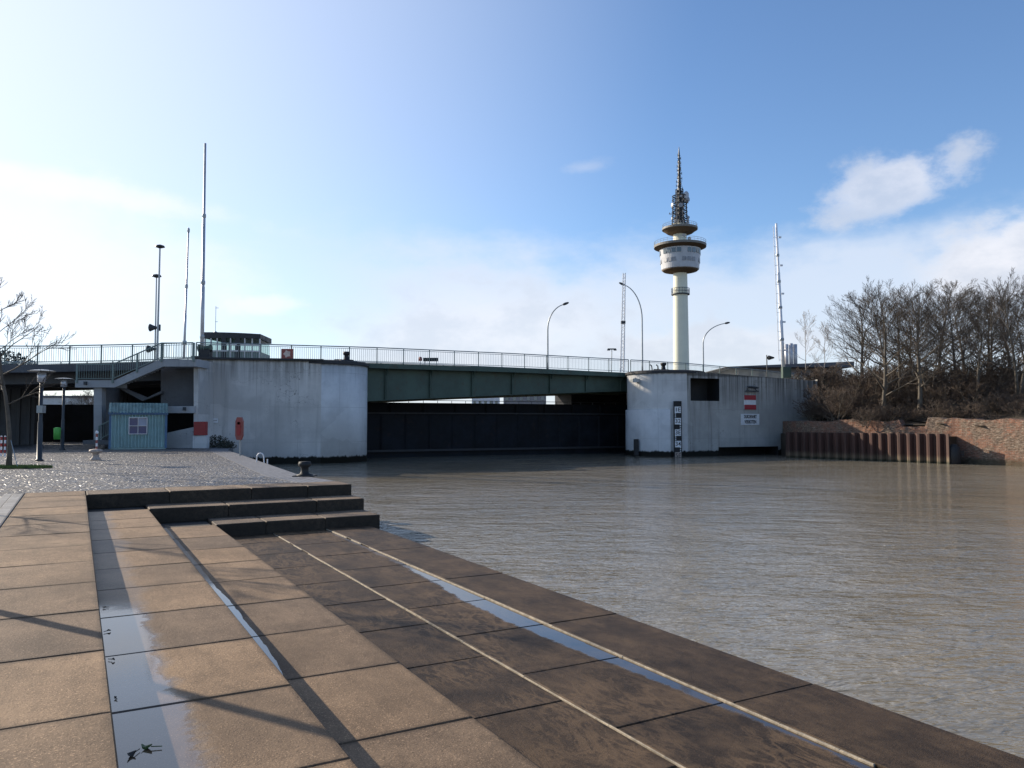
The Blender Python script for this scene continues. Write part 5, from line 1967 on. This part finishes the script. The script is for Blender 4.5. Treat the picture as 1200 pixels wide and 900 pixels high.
# ------------------------------------------------------------------ plaza furniture
def plaza_lamp(label, px, py, ytop, Y):
    f_ = at(px, py, Y)
    f_.z = 0
    H = at(px, ytop, Y).z
    o = thing('park_lamp', label, 'street lamp', f_, 'lamps with flat round shades on the plaza')
    mb = MB(); mb.lathe([(.16, 0), (.15, .06), (.10, .08), (.095, H * .42), (.075, H * .44), (.07, H - .5)], (0, 0, 0), 12); mb.build('pole', M['darksteel'], o, smooth=True)
    mb = MB(); mb.lathe([(.10, H - .5), (.16, H - .46), (.16, H - .1), (.08, H - .06)], (0, 0, 0), 12); mb.build('lantern', M['mast'], o, smooth=True)
    mb = MB(); mb.lathe([(.05, H - .06), (.50, H - .05), (.52, H - .03), (.25, H + .02), (.03, H + .04)], (0, 0, 0), 20); mb.build('lamp_shade', M['steel'], o)
    return o


pl1 = plaza_lamp('plaza lamp with flat shade nearest the young tree', 46, 540, 434, 31.8)
mb = MB(); mb.box((0.05, -.05, 2.1), (.24, .24, .3)); mb.build('box', M['steel'], pl1)
plaza_lamp('plaza lamp with flat shade behind the green bin', 73, 524, 443.5, 44.2)
o = thing('flag_pole', 'plain grey pole beside the stone slabs, just past the left edge', 'pole', (-6.35, 7.81, 0))
mb = MB(); mb.lathe([(.14, 0), (.13, .05), (.062, .08), (.05, 3.6), (.04, 7.0)], (0, 0, 0), 12); mb.build('pole', M['steel'], o, smooth=True)
mb = MB(); mb.lathe([(.02, 7.0), (.07, 7.04), (.07, 7.1), (.01, 7.15)], (0, 0, 0), 12); mb.build('finial', M['steel'], o)

q = at(68, 515, 44)
o = thing('litter_bin', 'bright green litter bin hung on the farther plaza lamp', 'bin', (at(67.5, 510, 43.9).x, 43.85, 0))
bz0, bz1 = at(67, 515, 43.9).z, at(67, 501.5, 43.9).z
mb = MB(); mb.lathe([(.13, bz0), (.17, bz0 + .02), (.185, bz1 - .04), (.17, bz1)], (0, 0, 0), 14); mb.build('body', M['bin'], o, smooth=True)
mb = MB(); mb.lathe([(.19, bz1 - .05), (.195, bz1 - .02), (.1, bz1 + .03), (.02, bz1 + .04)], (0, 0, 0), 14); mb.build('lid', M['bin'], o)
mb = MB(); mb.box((.12, .12, bz1 - .2), (.1, .2, .06)); mb.build('bracket', M['darksteel'], o)

# ochre mooring bollard with striped stick
q = at(112, 539, 32.5)
o = thing('mooring_bollard', 'beige mushroom bollard standing on the cobbles before the hut', 'bollard', (q.x, 32.5, 0))
mb = MB(); mb.lathe([(.22, 0), (.21, .05), (.13, .14), (.12, .27), (.23, .32), (.26, .37), (.245, .43), (.13, .46), (.02, .47)], (0, 0, 0), 20); mb.build('body', M['bollard_beige'], o, smooth=True)
tag(o, group='mooring bollards')
o = thing('marker_pole', 'red and white striped stick fixed to the beige bollard', 'marker', (q.x, 32.55, .44))
for i in range(5):
    mb = MB(); mb.lathe([(.04, i * .13), (.04, i * .13 + .128)], (0, 0, 0), 8); mb.build('band', M['redfade'] if i % 2 == 0 else M['sign_white'], o)
mb = MB(); mb.lathe([(.02, .64), (.07, .68), (.05, .76), (.01, .78)], (0, 0, 0), 8); mb.build('finial', M['sign_white'], o)
# black bollard on the quay by the steps
q = at(357, 558, 22.9)
bq = loc2w(5.60, 22.2)
o = thing('mooring_bollard', 'black iron bollard on the quay edge behind the stone steps', 'bollard', (at(357, 558, 22.9).x, 22.9, 0), 'mooring bollards')
mb = MB(); mb.lathe([(.23, 0), (.23, .05), (.14, .08), (.11, .15), (.11, .26), (.17, .30), (.19, .36), (.17, .43), (.02, .44)], (0, 0, 0), 18); mb.build('body', M['black'], o, smooth=True)
mb = MB(); mb.slab(-.3, .3, -.25, .25, .035, 0, .01); mb.build('base', M['black'], o)
# lifebuoy post
q = at(281, 534, 36.6)
o = thing('lifebuoy_post', 'red lifebuoy case on a grey post at the quay edge', 'lifebuoy', (q.x, 36.6, 0))
z0, z1 = at(281, 515.5, 36.6).z, at(281, 489, 36.6).z
mb = MB(); mb.tube([(0, 0.05, 0), (0, 0.05, z1 - .2)], .045, 8); mb.build('post', M['steel'], o)
mb = MB()
hw, hh = .165, (z1 - z0)
outl = [Vector((-hw * .6, 0, z0)), Vector((hw * .6, 0, z0)), Vector((hw, 0, z0 + .2)), Vector((hw, 0, z1 - .2)), Vector((hw * .6, 0, z1)), Vector((-hw * .6, 0, z1)), Vector((-hw, 0, z1 - .2)), Vector((-hw, 0, z0 + .2))]
mb.plate(outl, (0, -.20, 0)); mb.build('case', M['redfade'], o)
mb = MB(); mb.plate([Vector((v.x * .55, -.20, z0 + (v.z - z0) * .6 + hh * .2)) for v in outl], (0, -.03, 0)); mb.build('cover', M['red'], o)
mb = MB(); mb.box((0, -.215, z1 - .28), (.12, .03, .12)); mb.build('label_plate', M['sign_white'], o)
# ladder hoop
q = at(305, 541, 31)
o = thing('ladder_hoop', 'pale steel ladder hoop on the quay edge right of the lifebuoy', 'ladder', (q.x, 31.0, 0))
mb = MB()
mb.tube([(-.15, 0, 0), (-.14, 0, .16)] + [(-.14 * cos(pi * i / 8), 0, .18 + .17 * sin(pi * i / 8)) for i in range(9)] + [(.15, 0, 0), (.16, 0, -.9)], .024, 6)
mb.tube([(.16, .4, .1), (.16, .4, -.9)], .024, 6)
mb.build('rail', M['mastwhite'], o)
mb = MB()
for i in range(3):
    mb.tube([(.16, 0, -.1 - .28 * i), (.16, .4, -.1 - .28 * i)], .02, 5)
mb.build('rung', M['steel'], o)
# red and white barrier posts at the far left
for i, (px, lab) in enumerate(((1.5, 'red and white striped barrier post at the left frame edge'), (6.0, 'striped barrier post just right of the one at the left edge'))):
    x = at(px, 520, 36).x
    o = thing('barrier_post', lab, 'post', (x, 36, 0), 'striped posts at the left edge')
    for j in range(6):
        mb = MB(); mb.lathe([(.04, j * .15), (.04, j * .15 + .148)], (0, 0, 0), 10); mb.build('band', M['red'] if j % 2 else M['sign_white'], o)
    mb = MB(); mb.lathe([(.04, .9), (.035, .94), (.01, .95)], (0, 0, 0), 10); mb.build('finial', M['sign_white'], o)

# young tree at the left edge on its patch of grass
tx0 = at(10, 548, 27.1)
yt = make_tree('young_tree', 'young bare tree on the grass patch at the left edge', 'tree', 'young bare trees on the plaza', (tx0.x, 27.1, 0),
               dict(seed=7, H=5.9, r0=0.10, low=0.36, limbs=13, reach=0.40, sub=(6, 5, 2), rise=0.62, twig_r=0.008))
sh_tree = copy_tree(yt)
sh_tree.location = (-12.2, 15.2, 0)
sh_tree.rotation_euler = (0, 0, 2.2)
sh_tree.scale = (.62, .62, .82)
sh_tree['label'] = 'young bare tree past the left edge whose shadow crosses the slabs'
gp_ = MB()
rg = random.Random(12)
for i in range(5200):
    a, r = rg.uniform(0, 2 * pi), sqrt(rg.random())
    x, y = tx0.x + 0.1 + r * cos(a) * 1.45, 27.0 + r * sin(a) * 0.55
    h = rg.uniform(.05, .13)
    dx, dy_ = rg.uniform(-.05, .05), rg.uniform(-.05, .05)
    gp_.poly([(x - .008, y, 0), (x + .008, y + .004, 0), (x + dx, y + dy_, h)])
tag(gp_.build('grass', M['grass']), kind='stuff')
mb = MB()
mb.prism([(tx0.x + .1 + 1.5 * cos(2 * pi * i / 20), 27.0 + .6 * sin(2 * pi * i / 20)) for i in range(20)], -.1, .012)
tag(mb.build('soil_patch', M['soil']), kind='structure')
o = thing('tree_stake', 'slanting grey wire stake tied to the young tree', 'stake', (tx0.x, 27, 0))
mb = MB(); mb.tube([(.45, -.1, 0), (.1, 0, 1.0)], .014, 5); mb.build('rod', M['steel'], o)
